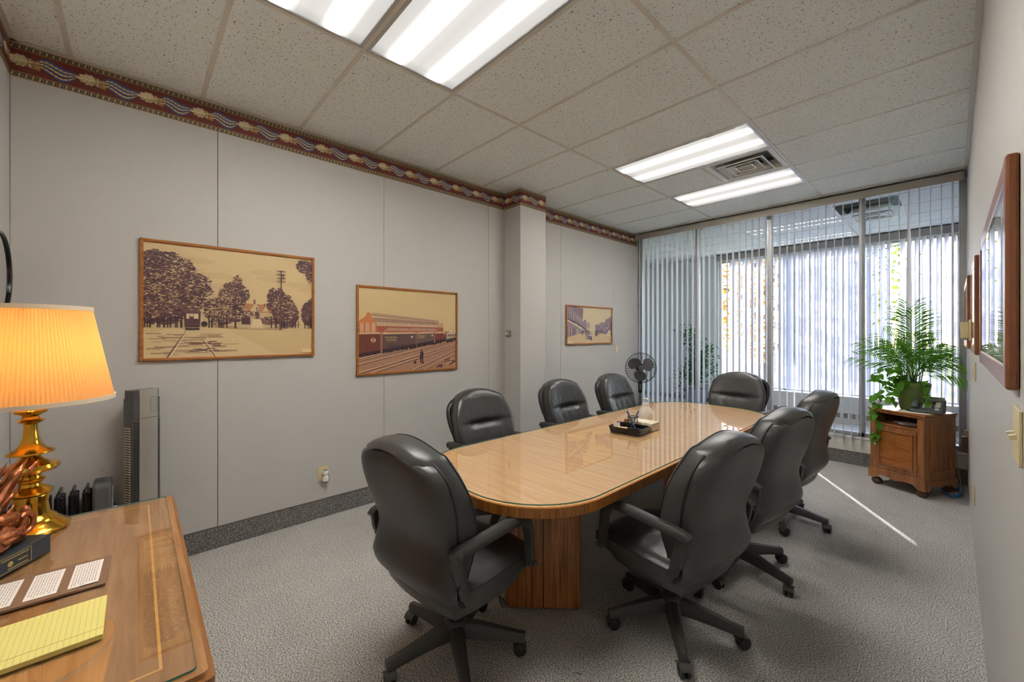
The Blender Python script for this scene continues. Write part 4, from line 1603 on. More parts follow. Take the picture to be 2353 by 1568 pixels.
framed_right('largest brown framed picture on the wall beside the camera, glass reflecting the window', 1.44, 2.70, 1.362, 1.895, 3.548)
framed_right('middle brown framed picture on the wall beside the camera', 3.26, 3.84, 1.375, 1.905, 3.547)
framed_right('brown framed picture nearest the window on the wall beside the camera', 4.62, 5.68, 1.375, 1.93, 3.543)

# ------------------------------------------------------------------ wall fittings
t = thing('thermostat', 'small grey thermostat on the near face of the boxed column', 'thermostat', (.072, 3.09, 1.487))
MB().box(-.038, .038, -.012, -.0005, -.038, .038).build('back_plate', M['grey_plastic'], t, bevel=.004)
MB().box(-.026, .036, -.034, -.012, -.030, .030).build('cover', M['grey_plastic'], t, bevel=.008)
MB().lathe([(.018, 0), (.018, .008), (.014, .012), (0, .012)], 20, M=Matrix.Translation((.004, -.034, 0)) @ Matrix.Rotation(PI / 2, 4, 'X')).build('dial', M['almond'], t, 40)

t = thing('wall_outlet', 'almond wall outlet below the railway picture', 'outlet', (0, 1.117, .352))
MB().box(.0005, .006, -.038, .038, -.060, .060).build('cover_plate', M['beige'], t, bevel=.002)
for z in (-.02, .02):
    MB().box(.006, .008, -.016, .016, z - .013, z + .013).build('socket', M['almond'], t, bevel=.003)
t = thing('air_freshener', 'white plug-in air freshener in the wall outlet', 'air freshener', (.008, 1.125, .352))
MB().lathe([(0, -.055), (.020, -.055), (.025, -.038), (.022, -.018), (.018, -.004), (.026, .006), (.026, .022), (.022, .030), (0, .032)], 18, c=(.027, 0, 0)).build('body', M['white_plastic'], t, 40)
MB().lathe([(0.0, .0321), (.017, .0321), (.017, .037), (0, .037)], 16, c=(.027, 0, 0)).build('cap', M['grey_plastic'], t, 40)
MB().lathe([(.0205, -.062), (.0205, -.056)], 16, c=(.027, 0, 0)).build('refill_ring', M['slate'], t)


def plate(name, label, loc, sx, sy, sz, toggle=True, cat='switch'):
    t = thing(name, label, cat, loc)
    MB().box(sx[0], sx[1], sy[0], sy[1], sz[0], sz[1]).build('cover_plate', M['beige'], t, bevel=.0015)
    return t


t = plate('light_switch', 'almond blank switch plate on the wall right of the small street picture', (0, 5.375, 1.25), (.0005, .006), (-.036, .036), (-.058, .058))
MB().box(.006, .0085, -.018, .018, -.034, .034).build('rocker', M['almond'], t, bevel=.002)
t = plate('light_switch', 'beige toggle light switch under the large frame beside the camera', (XR, 1.455, 1.262), (-.006, -.0005), (-.065, .065), (-.060, .060))
for s in (-1, 1):
    g = MB().box(-.018, -.005, -.005, .005, -.004, .007).build('toggle', M['almond'], t, bevel=.001, loc=(0, s * .024, 0))
    g.rotation_euler = (0, R(-20), 0)
t = plate('light_switch', 'narrow pale switch plate under the middle frame', (XR, 3.92, 1.245), (-.007, -.0005), (-.036, .036), (-.058, .058))
MB().box(-.010, -.007, -.012, .012, -.03, .03).build('rocker', M['almond'], t, bevel=.001)
t = plate('wall_outlet', 'beige wall outlet low on the wall beside the camera, near the cabinet', (XR, 4.10, .41), (-.007, -.0005), (-.036, .036), (-.060, .060), cat='outlet')
for z in (-.02, .02):
    MB().box(-.009, -.007, -.016, .016, z - .013, z + .013).build('socket', M['almond'], t, bevel=.002)
t = thing('wall_sensor', 'beige box mounted between the frames on the wall beside the camera', 'wall box', (XR, 4.28, 1.51))
MB().box(-.022, -.0005, -.05, .05, -.072, .075).build('back_plate', M['beige'], t, bevel=.003)
MB().box(-.062, -.022, -.042, .042, -.055, .058).build('cover', M['beige'], t, bevel=.005)
t = thing('cable_box', 'brown wall jack box in the corner behind the cabinet', 'wall box', (XR, 5.80, .43))
MB().box(-.040, -.0005, -.035, .035, -.075, .075).build('body', M['brown_card'], t, bevel=.004)
MB().box(-.022, -.0005, -.03, .03, .075, .14).build('plug', M['beige'], t, bevel=.003)

# round mirror on the back wall
t = thing('round_mirror', 'round thin framed mirror on the back wall at the far left edge', 'mirror', (.27, YB, 1.785))
Mx = Matrix.Rotation(-PI / 2, 4, 'X')
MB().tube([(.205 * math.cos(2 * PI * k / 40), .012,   .205 * math.sin(2 * PI * k / 40)) for k in range(40)], .007, 8, closed=True).build('frame', M['black'], t, 60)
MB().lathe([(0, .003), (.2, .003), (.2, .009), (0, .009)], 40, M=Mx).build('mirror_glass', M['mirror'], t)

# ------------------------------------------------------------------ desk in the near corner
DX0, DX1, DY0, DY1, DZ = 1.035, 2.375, YB + .012, .130, .752
dk = thing('desk', 'brown wooden desk with inlaid top under a glass sheet', 'desk', ((DX0 + DX1) / 2, (DY0 + DY1) / 2, 0))
a, b = (DX1 - DX0) / 2, (DY1 - DY0) / 2
MB().prism(rrect(-a, a, -b, b, .018, 5), DZ - .032, DZ - .012).build('moulding', M['desk_edge'], dk, 40, bevel=.005)
MB().prism(rrect(-a + .012, a - .012, -b + .012, b - .012, .014, 5), DZ - .012, DZ).build('desk_top', M['desk_wood'], dk, 40, bevel=.004)
MB().prism(rrect(-a + .022, a - .022, -b + .022, b - .022, .01, 4), DZ - .052, DZ - .032).build('under_moulding', M['desk_edge'], dk, 40, bevel=.006)
i0 = MB()
for (x0, x1, y0, y1) in ((-a + .085, a - .085, b - .092, b - .086), (-a + .085, -a + .091, -b + .09, b - .092), (a - .091, a - .085, -b + .09, b - .092), (-a + .085, a - .085, -b + .084, -b + .09)):
    i0.box(x0, x1, y0, y1, DZ - .001, DZ + .0004)
i0.build('inlay_line', M['inlay'], dk)
g = MB()
g.prism(rrect(-a + .03, a - .03, -b + .03, b - .03, .012, 4), DZ + .0008, DZ + .0062, 0, 0, 1, bottom=False)
g.build('glass_sheet', [M['desk_glass'], M['glass_edge']], dk)
MB().box(-a + .05, a - .05, -b + .03, b - .05, .06, DZ - .052).build('carcass', M['desk_edge'], dk, bevel=.004)
MB().box(-a + .04, a - .04, -b + .03, b - .04, 0, .06).build('plinth', M['desk_edge'], dk, bevel=.004)
for k in range(3):
    x0 = -a + .07 + k * ((2 * a - .14) / 3)
    x1 = x0 + (2 * a - .14) / 3 - .02
    for z0, z1 in ((.10, .38), (.40, .66)):
        d = MB().box(x0, x1, b - .05, b - .036, z0, z1).build('drawer', M['desk_wood'], dk, bevel=.005)
        MB().tube([((x0 + x1) / 2 - .04, b - .036, (z0 + z1) / 2), ((x0 + x1) / 2 - .035, b - .016, (z0 + z1) / 2 - .012), ((x0 + x1) / 2 + .035, b - .016, (z0 + z1) / 2 - .012), ((x0 + x1) / 2 + .04, b - .036, (z0 + z1) / 2)], .004, 6).build('handle', M['brass_dark'], d, 50)
GT = DZ + .0062

# ---- table lamp
lm = thing('table_lamp', 'brass table lamp with a lit pleated cream shade on the desk', 'lamp', (1.145, -.285, GT))
MB().lathe([(0, 0), (.100, 0), (.103, .008), (.098, .016), (.086, .022), (.080, .030), (.070, .036), (.066, .046), (.050, .060), (.044, .10), (.048, .125), (.046, .132), (.0, .133)], 40).build('base', M['brass'], lm, 35)
MB().lathe([(.03, .133), (.055, .138), (.058, .146), (.045, .156), (.030, .166), (.026, .176), (.036, .184), (.038, .190), (.030, .196), (.026, .206), (.034, .214), (.068, .222), (.076, .234), (.070, .246), (.045, .254), (.030, .266), (.024, .276), (.045, .282), (.062, .288), (.060, .294), (.040, .304), (.028, .322), (.021, .346), (.018, .376), (.018, .396), (.03, .402), (.036, .408), (.024, .414), (.020, .424), (.028, .430), (.040, .436), (.044, .446), (.032, .454), (.012, .46)], 40).build('stem', M['brass'], lm, 30)
MB().lathe([(.007, .455), (.007, .56), (.014, .565), (.014, .60), (.007, .605)], 14).build('socket', M['brass_dark'], lm, 40)
bm, bt, bb = new_mat('lamp_bulb')
bb.inputs['Emission Color'].default_value = (1, .62, .28, 1)
bb.inputs['Emission Strength'].default_value = 30
MB().ball((0, 0, .655), .030, .030, .040, 14, 10).build('bulb', bm, lm, 60)
shade = translucent('pleated_shade', srgb(236, 196, 140), srgb(248, 196, 120), .62)
npl = 120
P = []
for i in range(7):
    f = i / 6
    z = .478 + f * .34
    r = .222 - f * .062
    P.append([((r + (.0022 if k % 2 else -.0008)) * math.cos(2 * PI * k / (2 * npl)), (r + (.0022 if k % 2 else -.0008)) * math.sin(2 * PI * k / (2 * npl)), z) for k in range(2 * npl)])
MB().grid(P, wrap=True).build('lamp_shade', shade, lm)
tm = translucent('shade_trim', srgb(230, 222, 200), srgb(230, 200, 150), .25)
for z, r in ((.474, .2235), (.818, .1605)):
    MB().lathe([(r + .003, z), (r + .0035, z + .016), (r - .001, z + .016), (r - .001, z), (r + .003, z)], 60, cap=False).build('trim_band', tm, lm, 50)
sp = MB()
for k in range(3):
    an = k * 2 * PI / 3
    sp.rod((.007 * math.cos(an), .007 * math.sin(an), .60), (.16 * math.cos(an), .16 * math.sin(an), .822), .0015, 5)
sp.build('shade_spider', M['brass_dark'], lm)

# ---- bronze sculpture on a slate base
scx, scy_ = 1.52, -.345
sg = thing('bronze_sculpture', 'copper coloured winged sculpture on a dark slate base with a small plaque', 'sculpture', (1.502, -.268, GT), R(145))
# local +y points away from the camera side; front face is at y = 0
MB().box(-.145, .105, 0.0, .095, 0, .060).build('base', M['slate'], sg, bevel=.003)
pl = MB().box(-.055, .040, -.0015, .0005, .008, .054).build('plaque', M['slate'], sg)
e = MB()
for x0, x1, z0, z1 in ((-.055, .04, .0525, .054), (-.055, .04, .008, .0095), (-.055, -.0535, .008, .054), (.0385, .04, .008, .054), (-.048, .033, .047, .0482), (-.048, .033, .044, .0452), (-.03, .03, .014, .0165), (0.0, .028, .028, .031)):
    e.box(x0, x1, -.0022, -.0012, z0, z1)
e.lathe([(.0, 0), (.008, 0), (.008, .0006), (0, .0006)], 10, M=Matrix.Translation((-.022, -.0016, .029)) @ Matrix.Rotation(PI / 2, 4, 'X'))
e.build('plaque_border', M['gold_print'], pl)
rs = random.Random(4)
bd = MB()
P = []
for i in range(17):
    th = PI * i / 16
    row = []
    for j in range(28):
        ph = 2 * PI * j / 28
        n = 1 + .16 * math.sin(5 * ph + 3 * th) + .10 * math.sin(9 * th + 2 * ph)
        row.append((-.035 + .098 * math.sin(th) * math.cos(ph) * n, .045 + .036 * math.sin(th) * math.sin(ph) * n, .095 - .042 * math.cos(th) * n))
    P.append(row)
bd.grid(P, wrap=True)
bd.build('drapery', M['bronze'], sg, 60)
wg = MB()
lf = leaf_shape(.13, 1, .05)
for k in range(120):
    f = rs.random()
    c0 = Vector((-.10 + .125 * f, .045 + rs.gauss(0, .010), .115 + .165 * f ** 1.1))
    w_ = (1 - f) * .034 + .012
    q = c0 + Vector((rs.gauss(0, w_), rs.gauss(0, .008), rs.gauss(0, w_ * .5)))
    Mx = Matrix.Translation(q) @ Matrix.Rotation(-PI / 2, 4, 'Z') @ Matrix.Rotation(R(50) + rs.gauss(0, .15), 4, 'X') @ Matrix.Rotation(rs.gauss(0, .5), 4, 'Y') @ Matrix.Scale(.05 + .02 * rs.random(), 4)
    wg.add([Mx @ Vector(v) for v in lf.v], lf.f)
core = smoothpath([(-.12, .045, .10), (-.08, .045, .16), (-.02, .045, .215), (.02, .045, .265), (.035, .045, .29)], 5)
wg.tube(core, [.034 - .0015 * k for k in range(len(core))], 8)
wg.build('wing', M['bronze'], sg, 50)
hd = MB()
arm = smoothpath([(-.10, .03, .15), (-.05, .015, .168), (.0, .012, .165), (.025, .02, .155)], 5)
hd.tube(arm, [.020, .020, .020, .019, .018, .018, .017, .017, .016, .016, .015, .013, .011, .010, .008, .006][:len(arm)], 8)
hd.tube([(.045 + .026 * math.cos(t_), .02, .125 + .030 * math.sin(t_)) for t_ in [R(200 + 24 * q) for q in range(13)]], .008, 7)
hd.ball((.055, .03, .160), .014, .014, .018, 12, 8)
hd.tube([(.055, .03, .15), (.05, .03, .12), (.02, .03, .09), (-.03, .02, .085)], [.010, .012, .013, .014], 8)
hd.build('figure', M['bronze'], sg, 60)

# ---- legal pad, card folder
t = thing('legal_pad', 'yellow ruled legal pad lying on the desk', 'notepad', (1.986, -.20, GT))
MB().box(-.100, .100, -.145, .143, 0, .012).build('pages', M['yellow_paper'], t, bevel=.001)
MB().box(-.102, .102, -.151, -.1451, 0, .0135).build('binding', M['yellow_paper'], t)
ln = MB()
for k in range(26):
    y = -.135 + k * .0106
    ln.box(-.099, .099, y, y + .0011, .012, .01215)
ln.build('ruled_lines', M['blue_line'], t)
MB().box(.066, .0675, -.144, .142, .0121, .0123).build('margin_line', M['red_line'], t)
t = thing('card_folder', 'brown folder with four white text cards lying on the desk', 'folder', (1.685, -.225, GT), R(-2))
MB().box(-.098, .100, -.17, .165, 0, .003).build('cover', M['brown_card'], t)
MB().box(-.100, .098, -.17, .11, .003, .005).build('leaf', M['brown_card'], t)
for k in range(4):
    y1 = .148 - k * .083
    cdx = MB().box(-.078, .078, y1 - .062, y1, .0052, .0058).build('card', M['paper'], t)
    tl = MB()
    rk = random.Random(k)
    for q in range(9):
        y = y1 - .008 - q * .0058
        x = -.07
        while x < .06:
            ww2 = rk.uniform(.008, .022)
            tl.box(x, min(x + ww2, .07), y - .0018, y, .0058, .00595)
            x += ww2 + .004
    tl.build('text_lines', M['text_line'], cdx)

# ---- oil radiator
t = thing('oil_radiator', 'black oil filled radiator on the floor behind the desk', 'heater', (.14, -.325, 0))
fin = []
for k in range(6):
    y = -.135 + k * .052
    pts = rrect(-.075, .075, .12, .632, .03, 6)
    m = MB()
    n_ = len(pts)
    vs = [(x, y - .006, z) for x, z in pts] + [(x, y + .006, z) for x, z in pts]
    m.add(vs, [tuple(range(n_)), tuple(reversed(range(n_, 2 * n_)))] + [(i, n_ + i, n_ + (i + 1) % n_, (i + 1) % n_) for i in range(n_)])
    for x in (-.04, 0, .04):
        m.box(x - .008, x + .008, y - .018, y + .018, .16, .60)
    m.build('fin', M['black'], t, 40, bevel=.004)
m = MB()
pts = rrect(-.085, .085, .10, .645, .03, 6)
n_ = len(pts)
y0, y1 = .148, .225
m.add([(x, y0, z) for x, z in pts] + [(x, y1, z) for x, z in pts], [tuple(range(n_)), tuple(reversed(range(n_, 2 * n_)))] + [(i, n_ + i, n_ + (i + 1) % n_, (i + 1) % n_) for i in range(n_)])
cb = m.build('control_box', M['charcoal'], t, 40, bevel=.012)
for k in range(6):
    MB().box(-.05, .05, .158 + k * .008, .161 + k * .008, .645, .6462).build('vent_slot', M['black_matte'], cb)
MB().box(-.06, .06, .225, .230, .40, .59).build('control_panel', M['silver'], cb, bevel=.002)
MB().lathe([(.024, 0), (.022, .014), (0, .014)], 18, M=Matrix.Translation((0, .230, .47)) @ Matrix.Rotation(-PI / 2, 4, 'X')).build('dial', M['black'], cb, 40)
for y in (-.10, .17):
    MB().box(-.12, .12, y - .012, y + .012, .055, .075).build('foot_bar', M['black'], t, bevel=.004)
    for s in (-1, 1):
        MB().lathe([(.0, -.01), (.027, -.01), (.027, .01), (0, .01)], 16, M=Matrix.Translation((s * .11, y, .027)) @ Matrix.Rotation(PI / 2, 4, 'X')).build('caster', M['black_matte'], t, 40)
MB().box(-.02, .02, -.14, .15, .08, .12).build('lower_tube', M['black'], t, bevel=.008)

# ---- tower fan
t = thing('tower_fan', 'tall silver tower fan with charcoal side grilles against the panelled wall', 'fan', (.15, .035, 0), R(118))
# local -y is the front
MB().lathe([(0, 0), (.13, 0), (.135, .012), (.10, .026), (.05, .034), (0, .034)], 32).build('base', M['charcoal'], t, 40)
hb = MB()
pts = [(-.070, .055), (.070, .055), (.075, .01), (.070, -.03), (.045, -.050), (0.0, -.058), (-.045, -.050), (-.070, -.03), (-.075, .01)]
hb.prism(pts[::-1], .034, 1.10)
hb.build('housing', M['charcoal'], t, 35, bevel=.004)
fp = [(-.046, -.0515), (-.024, -.0570), (0.0, -.0600), (.024, -.0570), (.046, -.0515), (.046, -.040), (-.046, -.040)]
MB().prism(fp, .12, 1.157).build('front_panel', M['silver'], t, 40)
MB().prism([(-.070, .05), (.070, .05), (.072, -.02), (.0465, -.045), (-.0465, -.045), (-.072, -.02)][::-1], 1.10, 1.150).build('top_cap', M['charcoal'], t, 40, bevel=.010)
MB().box(-.045, .045, -.0604, -.0590, .985, .9875).build('panel_seam', M['charcoal'], t)
cp = MB().box(.0, .04, -.0608, -.0585, 1.02, 1.11).build('control_panel', M['grey_plastic'], t)
for k in range(5):
    MB().box(.006, .034, -.0622, -.0608, 1.027 + k * .016, 1.037 + k * .016).build('button', M['silver'], cp)
for s in (-1, 1):
    slot = MB()
    for k in range(58):
        z = .13 + k * .0145
        for q in range(2):
            x0 = .0490 + q * .0105
            slot.add([(s * x0, -.0495 + q * .0085 - .0006, z), (s * (x0 + .0085), -.0495 + (q + .8) * .0085 - .0006, z), (s * (x0 + .0085), -.0495 + (q + .8) * .0085 - .0006, z + .007), (s * x0, -.0495 + q * .0085 - .0006, z + .007)], [(0, 1, 2, 3)] if s > 0 else [(3, 2, 1, 0)])
    slot.build('grille', M['black_matte'], t)['kind'] = 'stuff'
    sd = MB()
    for k in range(52):
        z = .16 + k * .0150
        for q in range(4):
            y = -.018 + q * .016
            sd.box(s * .0742 - .0012, s * .0742 + .0012, y, y + .010, z, z + .008)
    sd.build('side_grille', M['almond'] if s < 0 else M['black_matte'], t)['kind'] = 'stuff'

# ------------------------------------------------------------------ pedestal fan by the blinds
t = thing('pedestal_fan', 'black pedestal fan standing by the blinds at the end of the panelled wall', 'fan', (.345, 5.46, 0), R(38))
# local -y is the front
MB().lathe([(0, 0), (.17, 0), (.175, .01), (.16, .022), (.06, .034), (.03, .05), (0, .05)], 32).build('base', M['black'], t, 40)
MB().lathe([(.013, .04), (.013, .60), (.010, .60), (.010, .78)], 14).build('pole', M['charcoal'], t, 40)
MB().lathe([(.022, .40), (.020, .43), (.014, .45)], 14).build('height_collar', M['black'], t, 40)
nk = MB().box(-.027, .027, -.028, .028, .615, .86).build('control_neck', M['black'], t, bevel=.010)
for k in range(4):
    MB().box(-.010, .010, -.031, -.028, .66 + k * .03, .675 + k * .03).build('button', M['grey_plastic'], nk)
FC = Vector((0, -.07, .985))
MB().lathe([(0, -.05), (.05, -.05), (.062, -.01), (.062, .05), (.045, .10), (0, .11)], 20, M=Matrix.Translation((0, .02, .985)) @ Matrix.Rotation(-PI / 2, 4, 'X')).build('motor', M['black'], t, 40)
gc = MB()
for sgn, depth in ((-1, .062), (1, .055)):
    for r, f in ((.218, 0.0), (.205, .32), (.185, .55), (.160, .72), (.135, .83), (.11, .91), (.085, .96), (.055, 1.0)):
        gc.tube([FC + Vector((r * math.cos(2 * PI * k / 48), sgn * depth * f, r * math.sin(2 * PI * k / 48))) for k in range(48)], .0042 if r > .21 else .0014, 6, closed=True)
    for k in range(28):
        a = 2 * PI * k / 28
        gc.tube([FC + Vector((r * math.cos(a + .25 * (1 - r / .218)), sgn * depth * f, r * math.sin(a + .25 * (1 - r / .218)))) for r, f in ((.218, 0), (.205, .32), (.16, .72), (.11, .91), (.04, 1.0))], .0011, 4)
gc.build('wire_cage', M['black'], t, 60)
MB().lathe([(0, .004), (.034, .004), (.042, 0), (.042, -.004), (0, -.004)], 20, M=Matrix.Translation(FC + Vector((0, -.064, 0))) @ Matrix.Rotation(PI / 2, 4, 'X')).build('badge', M['charcoal'], t, 40)
for k in range(3):
    a0 = R(15 + 120 * k)
    P = []
    for i in range(7):
        f = i / 6
        r = .03 + .165 * f
        row = []
        for j in range(9):
            g_ = j / 8
            wd = R(34 + 62 * math.sin(PI * min(1, f * .80 + .12)))
            an = a0 + (g_ - .5) * wd + .25 * f
            rr = r * (1 - .12 * (2 * g_ - 1) ** 2 * f)
            row.append(FC + Vector((rr * math.cos(an), -.018 + .036 * g_, rr * math.sin(an))))
        P.append(row)
    MB().grid(P).build('blade', M['charcoal'], t, 60)
MB().lathe([(0, -.035), (.025, -.035), (.036, -.02), (.036, .03), (0, .03)], 18, M=Matrix.Translation(FC) @ Matrix.Rotation(-PI / 2, 4, 'X')).build('hub', M['charcoal'], t, 40)

# ------------------------------------------------------------------ corner cabinet
CA = math.atan2(-.21, .397)
cb = thing('side_cabinet', 'brown wooden side cabinet with one panelled door and bun feet', 'cabinet', (3.297, 5.205, 0), CA)
# local x runs from the door side (negative) to the near corner (0); local y goes back
CW, CD = .435, .415
c0, c1 = -CW, 0.0
for x in (c0 + .035, c1 - .035):
    for y in (.035, CD - .035):
        MB().lathe([(0, 0), (.022, 0), (.038, .012), (.044, .030), (.038, .048), (.024, .058), (.02, .064), (0, .064)], 20, c=(x, y, 0)).build('bun_foot', M['foot_wood'], cb, 50)


def apron(p0, p1, th, flip=1):
    """scalloped skirt between two corners"""
    n = 24
    vs, fs = [], []
    d = Vector((p1[0] - p0[0], p1[1] - p0[1], 0))
    nrm = Vector((d.y, -d.x, 0)).normalized() * th * flip
    for i in range(n + 1):
        f = i / n
        q = abs(2 * f - 1)
        z = .062 if q > .80 else (.062 + .040 * (0.5 - 0.5 * math.cos(PI * min(1, (.80 - q) / .22))))
        if q < .30:
            z = .102 - .016 * (0.5 + 0.5 * math.cos(PI * q / .30))
        p = Vector((p0[0], p0[1], 0)) + d * f
        for zz in (z, .148):
            vs += [(p.x, p.y, zz), (p.x + nrm.x, p.y + nrm.y, zz)]
    for i in range(n):
        a_, b_ = i * 4, (i + 1) * 4
        fs += [(a_ + 1, b_ + 1, b_ + 3, a_ + 3), (a_, a_ + 2, b_ + 2, b_), (a_ + 2, a_ + 3, b_ + 3, b_ + 2), (a_, b_, b_ + 1, a_ + 1)]
    fs += [(0, 1, 3, 2), (n * 4, n * 4 + 2, n * 4 + 3, n * 4 + 1)]
    return MB().add(vs, fs)


apron((c0 - .012, 0), (c1 + .012, 0), .014).build('apron', M['cab_wood'], cb)
apron((c1, -.002), (c1, CD), .014).build('apron', M['cab_wood'], cb)
apron((c0, CD), (c0, 0), .014).build('apron', M['cab_wood'], cb)
MB().box(c0 - .008, c1 + .008, -.008, CD, .146, .156).build('base_moulding', M['cab_wood'], cb, bevel=.004)
ZT = .752
car = MB()
car.box(c0, c0 + .018, .0, CD, .156, ZT - .04)
car.box(c1 - .018, c1, .0, CD, .156, ZT - .04)
car.box(c0 + .018, c1 - .018, CD - .012, CD, .156, ZT - .04)
car.box(c0 + .018, c1 - .018, .0, CD - .012, .156, .172)
car.box(c0 + .018, c1 - .018, .004, CD - .012, .595, .612)
car.box(c0 + .018, c0 + .042, .0, .018, .172, ZT - .04)
car.box(c1 - .052, c1 - .018, .0, .018, .172, ZT - .04)
car.build('carcass', M['cab_wood'], cb)
MB().box(c0 - .016, c1 + .016, -.016, CD, ZT - .018, ZT).build('cabinet_top', M['cab_top'], cb, bevel=.006)
MB().box(c0 - .008, c1 + .008, -.008, CD, ZT - .040, ZT - .018).build('top_moulding', M['cab_wood'], cb, bevel=.006)
d0, d1 = c0 + .045, c1 - .055
dr = MB().box(d0, d1, -.004, .014, .176, .590).build('door', M['cab_wood'], cb, bevel=.002)
fr = MB()
for x0, x1, z0, z1 in ((d0 + .026, d0 + .040, .211, .554), (d1 - .040, d1 - .026, .211, .554), (d0 + .040, d1 - .040, .211, .225), (d0 + .040, d1 - .040, .54, .554)):
    fr.box(x0, x1, -.015, -.003, z0, z1)
fr.build('panel_moulding', M['cab_wood'], dr, bevel=.005)
vm = [wood('door_veneer_left', srgb(140, 80, 32), srgb(176, 110, 52), (22, 22, 22), .35), M['cab_wood']]
dm = (d0 + d1) / 2
for sg_, x0, x1 in ((1, d0 + .041, dm - .0003), (-1, dm + .0003, d1 - .041)):
    MB().box(x0, x1, -.0052, -.0038, .226, .539).build('veneer_panel', M['cab_top'], dr)
MB().lathe([(.006, 0), (.005, .010), (.011, .015), (.012, .020), (.007, .025), (0, .026)], 16, M=Matrix.Translation((d0 + .013, -.004, .40)) @ Matrix.Rotation(PI / 2, 4, 'X')).build('knob', M['chrome'], dr, 50)
for z in (.235, .51):
    MB().box(d1 - .002, d1 + .005, -.010, -.003, z, z + .045).build('hinge', M['brass_dark'], dr)
# side panel facing the camera
spn = MB()
for y0, y1, z0, z1 in ((.075, .087, .23, .66), (CD - .087, CD - .075, .23, .66), (.075, CD - .075, .23, .242), (.075, CD - .075, .648, .66)):
    spn.box(c1 - .001, c1 + .010, y0, y1, z0, z1)
spn.build('side_moulding', M['cab_wood'], cb, bevel=.005)
# coiled cable lying in the open compartment
t = thing('cable_coil', 'grey cable coiled in the open compartment of the cabinet', 'cable', (3.297, 5.205, 0), CA)
pt = []
for k in range(110):
    a = k * .34
    pt.append((-.19 + (.095 + .016 * math.sin(k * .7)) * math.cos(a), .11 + (.055 + .012 * math.cos(k)) * math.sin(a), .617 + .010 * (k / 110) + .012 * abs(math.sin(k * .37))))
MB().tube(pt, .003, 6).build('cord', M['grey_cable'], t, 60)


def cab(x, y, z=ZT):
    return (3.297 + x * math.cos(CA) - y * math.sin(CA), 5.205 + x * math.sin(CA) + y * math.cos(CA), z)


# paper and phone
t = thing('paper_sheet', 'white paper sheet under the telephone on the cabinet', 'paper', cab(-.10, .085, ZT), CA + R(14))
MB().box(-.135, .095, -.06, .105, 0, .0008).build('sheet', M['paper'], t)
ph = thing('desk_telephone', 'dark grey desk telephone with handset and display on the cabinet', 'telephone', cab(-.085, .20, ZT + .001), CA + R(20))
# local: user stands at -y, body slopes up to +y
sd = [(-.095, .012), (-.095, .026), (.085, .118), (.098, .112), (.075, .0), (-.085, 0)]


def wedge(x0, x1, prof):
    n = len(prof)
    vs = [(x0, y, z) for y, z in prof] + [(x1, y, z) for y, z in prof]
    return MB().add(vs, [tuple(range(n)), tuple(reversed(range(n, 2 * n)))] + [(i, n + i, n + (i + 1) % n, (i + 1) % n) for i in range(n)])


wedge(-.105, .105, [p for p in sd]).build('body', M['phone'], ph, bevel=.004)
SL = math.atan2(.092, .18)


def on_face(x, f, h=0.0):
    """point on the sloping face; f runs 0..1 upwards"""
    return Matrix.Translation((x, -.095 + .18 * f - h * math.sin(SL), .026 + .092 * f + h * math.cos(SL))) @ Matrix.Rotation(SL, 4, 'X')


hs = MB()
hp = [on_face(-.072, f, h).translation for f, h in ((.03, .022), (.10, .034), (.30, .040), (.55, .042), (.80, .038), (.95, .034), (1.02, .022))]
hs.tube(smoothpath(hp, 4), [.020, .024, .026, .026, .025, .023, .021, .019, .018, .018, .018, .018, .018, .018, .018, .019, .020, .022, .024, .026, .027, .026, .025, .022, .018], 12)
hs.build('handset', M['phone'], ph, 60)
cor = []
p0 = on_face(-.075, .0, .012).translation
for k in range(120):
    f = k / 119
    base = Vector((-.10 - .03 * math.sin(PI * f), -.095 + .06 * f, .012))
    cor.append(base + Vector((.006 * math.cos(k * .9), 0.0, .006 * math.sin(k * .9))))
MB().tube(cor, .0022, 5).build('coiled_cord', M['black_matte'], ph, 60)
dsp = MB().obox(on_face(.022, .90, .012), .155, .045, .026).build('display_housing', M['silver'], ph, bevel=.003)
MB().obox(on_face(.022, .90, .0262), .118, .022, .002).build('screen', M['screen'], dsp)
key = MB().obox(Matrix.Identity(4), .013, .011, .005).mesh('key', M['white_plastic'])
for r in range(4):
    for c_ in range(3):
        k_ = link('key', key, ph)
        k_.matrix_local = on_face(-.022 + c_ * .021, .24 + r * .095, .003)
key2 = MB().obox(Matrix.Identity(4), .014, .006, .004).mesh('function_key', M['charcoal'])
for c_ in range(4):
    for r in range(2):
        k_ = link('function_key', key2, ph)
        k_.matrix_local = on_face(-.024 + c_ * .020, .06 + r * .58 + .02 * r, .002)
MB().obox(on_face(.066, .52, .002), .034, .085, .004).build('label_strip', M['paper'], ph)
nav = MB().lathe([(0, 0), (.016, 0), (.016, .005), (0, .006)], 20, M=on_face(.068, .15, .001)).build('navigation_key', M['white_plastic'], ph, 40)

# ------------------------------------------------------------------ potted palm and trailing vine
pp = thing('potted_palm', 'green pot with feathery palm fronds and a trailing vine on the cabinet', 'plant', cab(-.225, .235, ZT), 0)
MB().lathe([(0, 0), (.082, 0), (.090, .01), (.122, .225), (.128, .228), (.130, .262), (.122, .264), (.116, .235), (0, .235)], 36).build('pot', M['pot'], pp, 35)
MB().lathe([(0, .2352), (.115, .2355)], 24).build('soil', M['soil'], pp)
rp = random.Random(21)


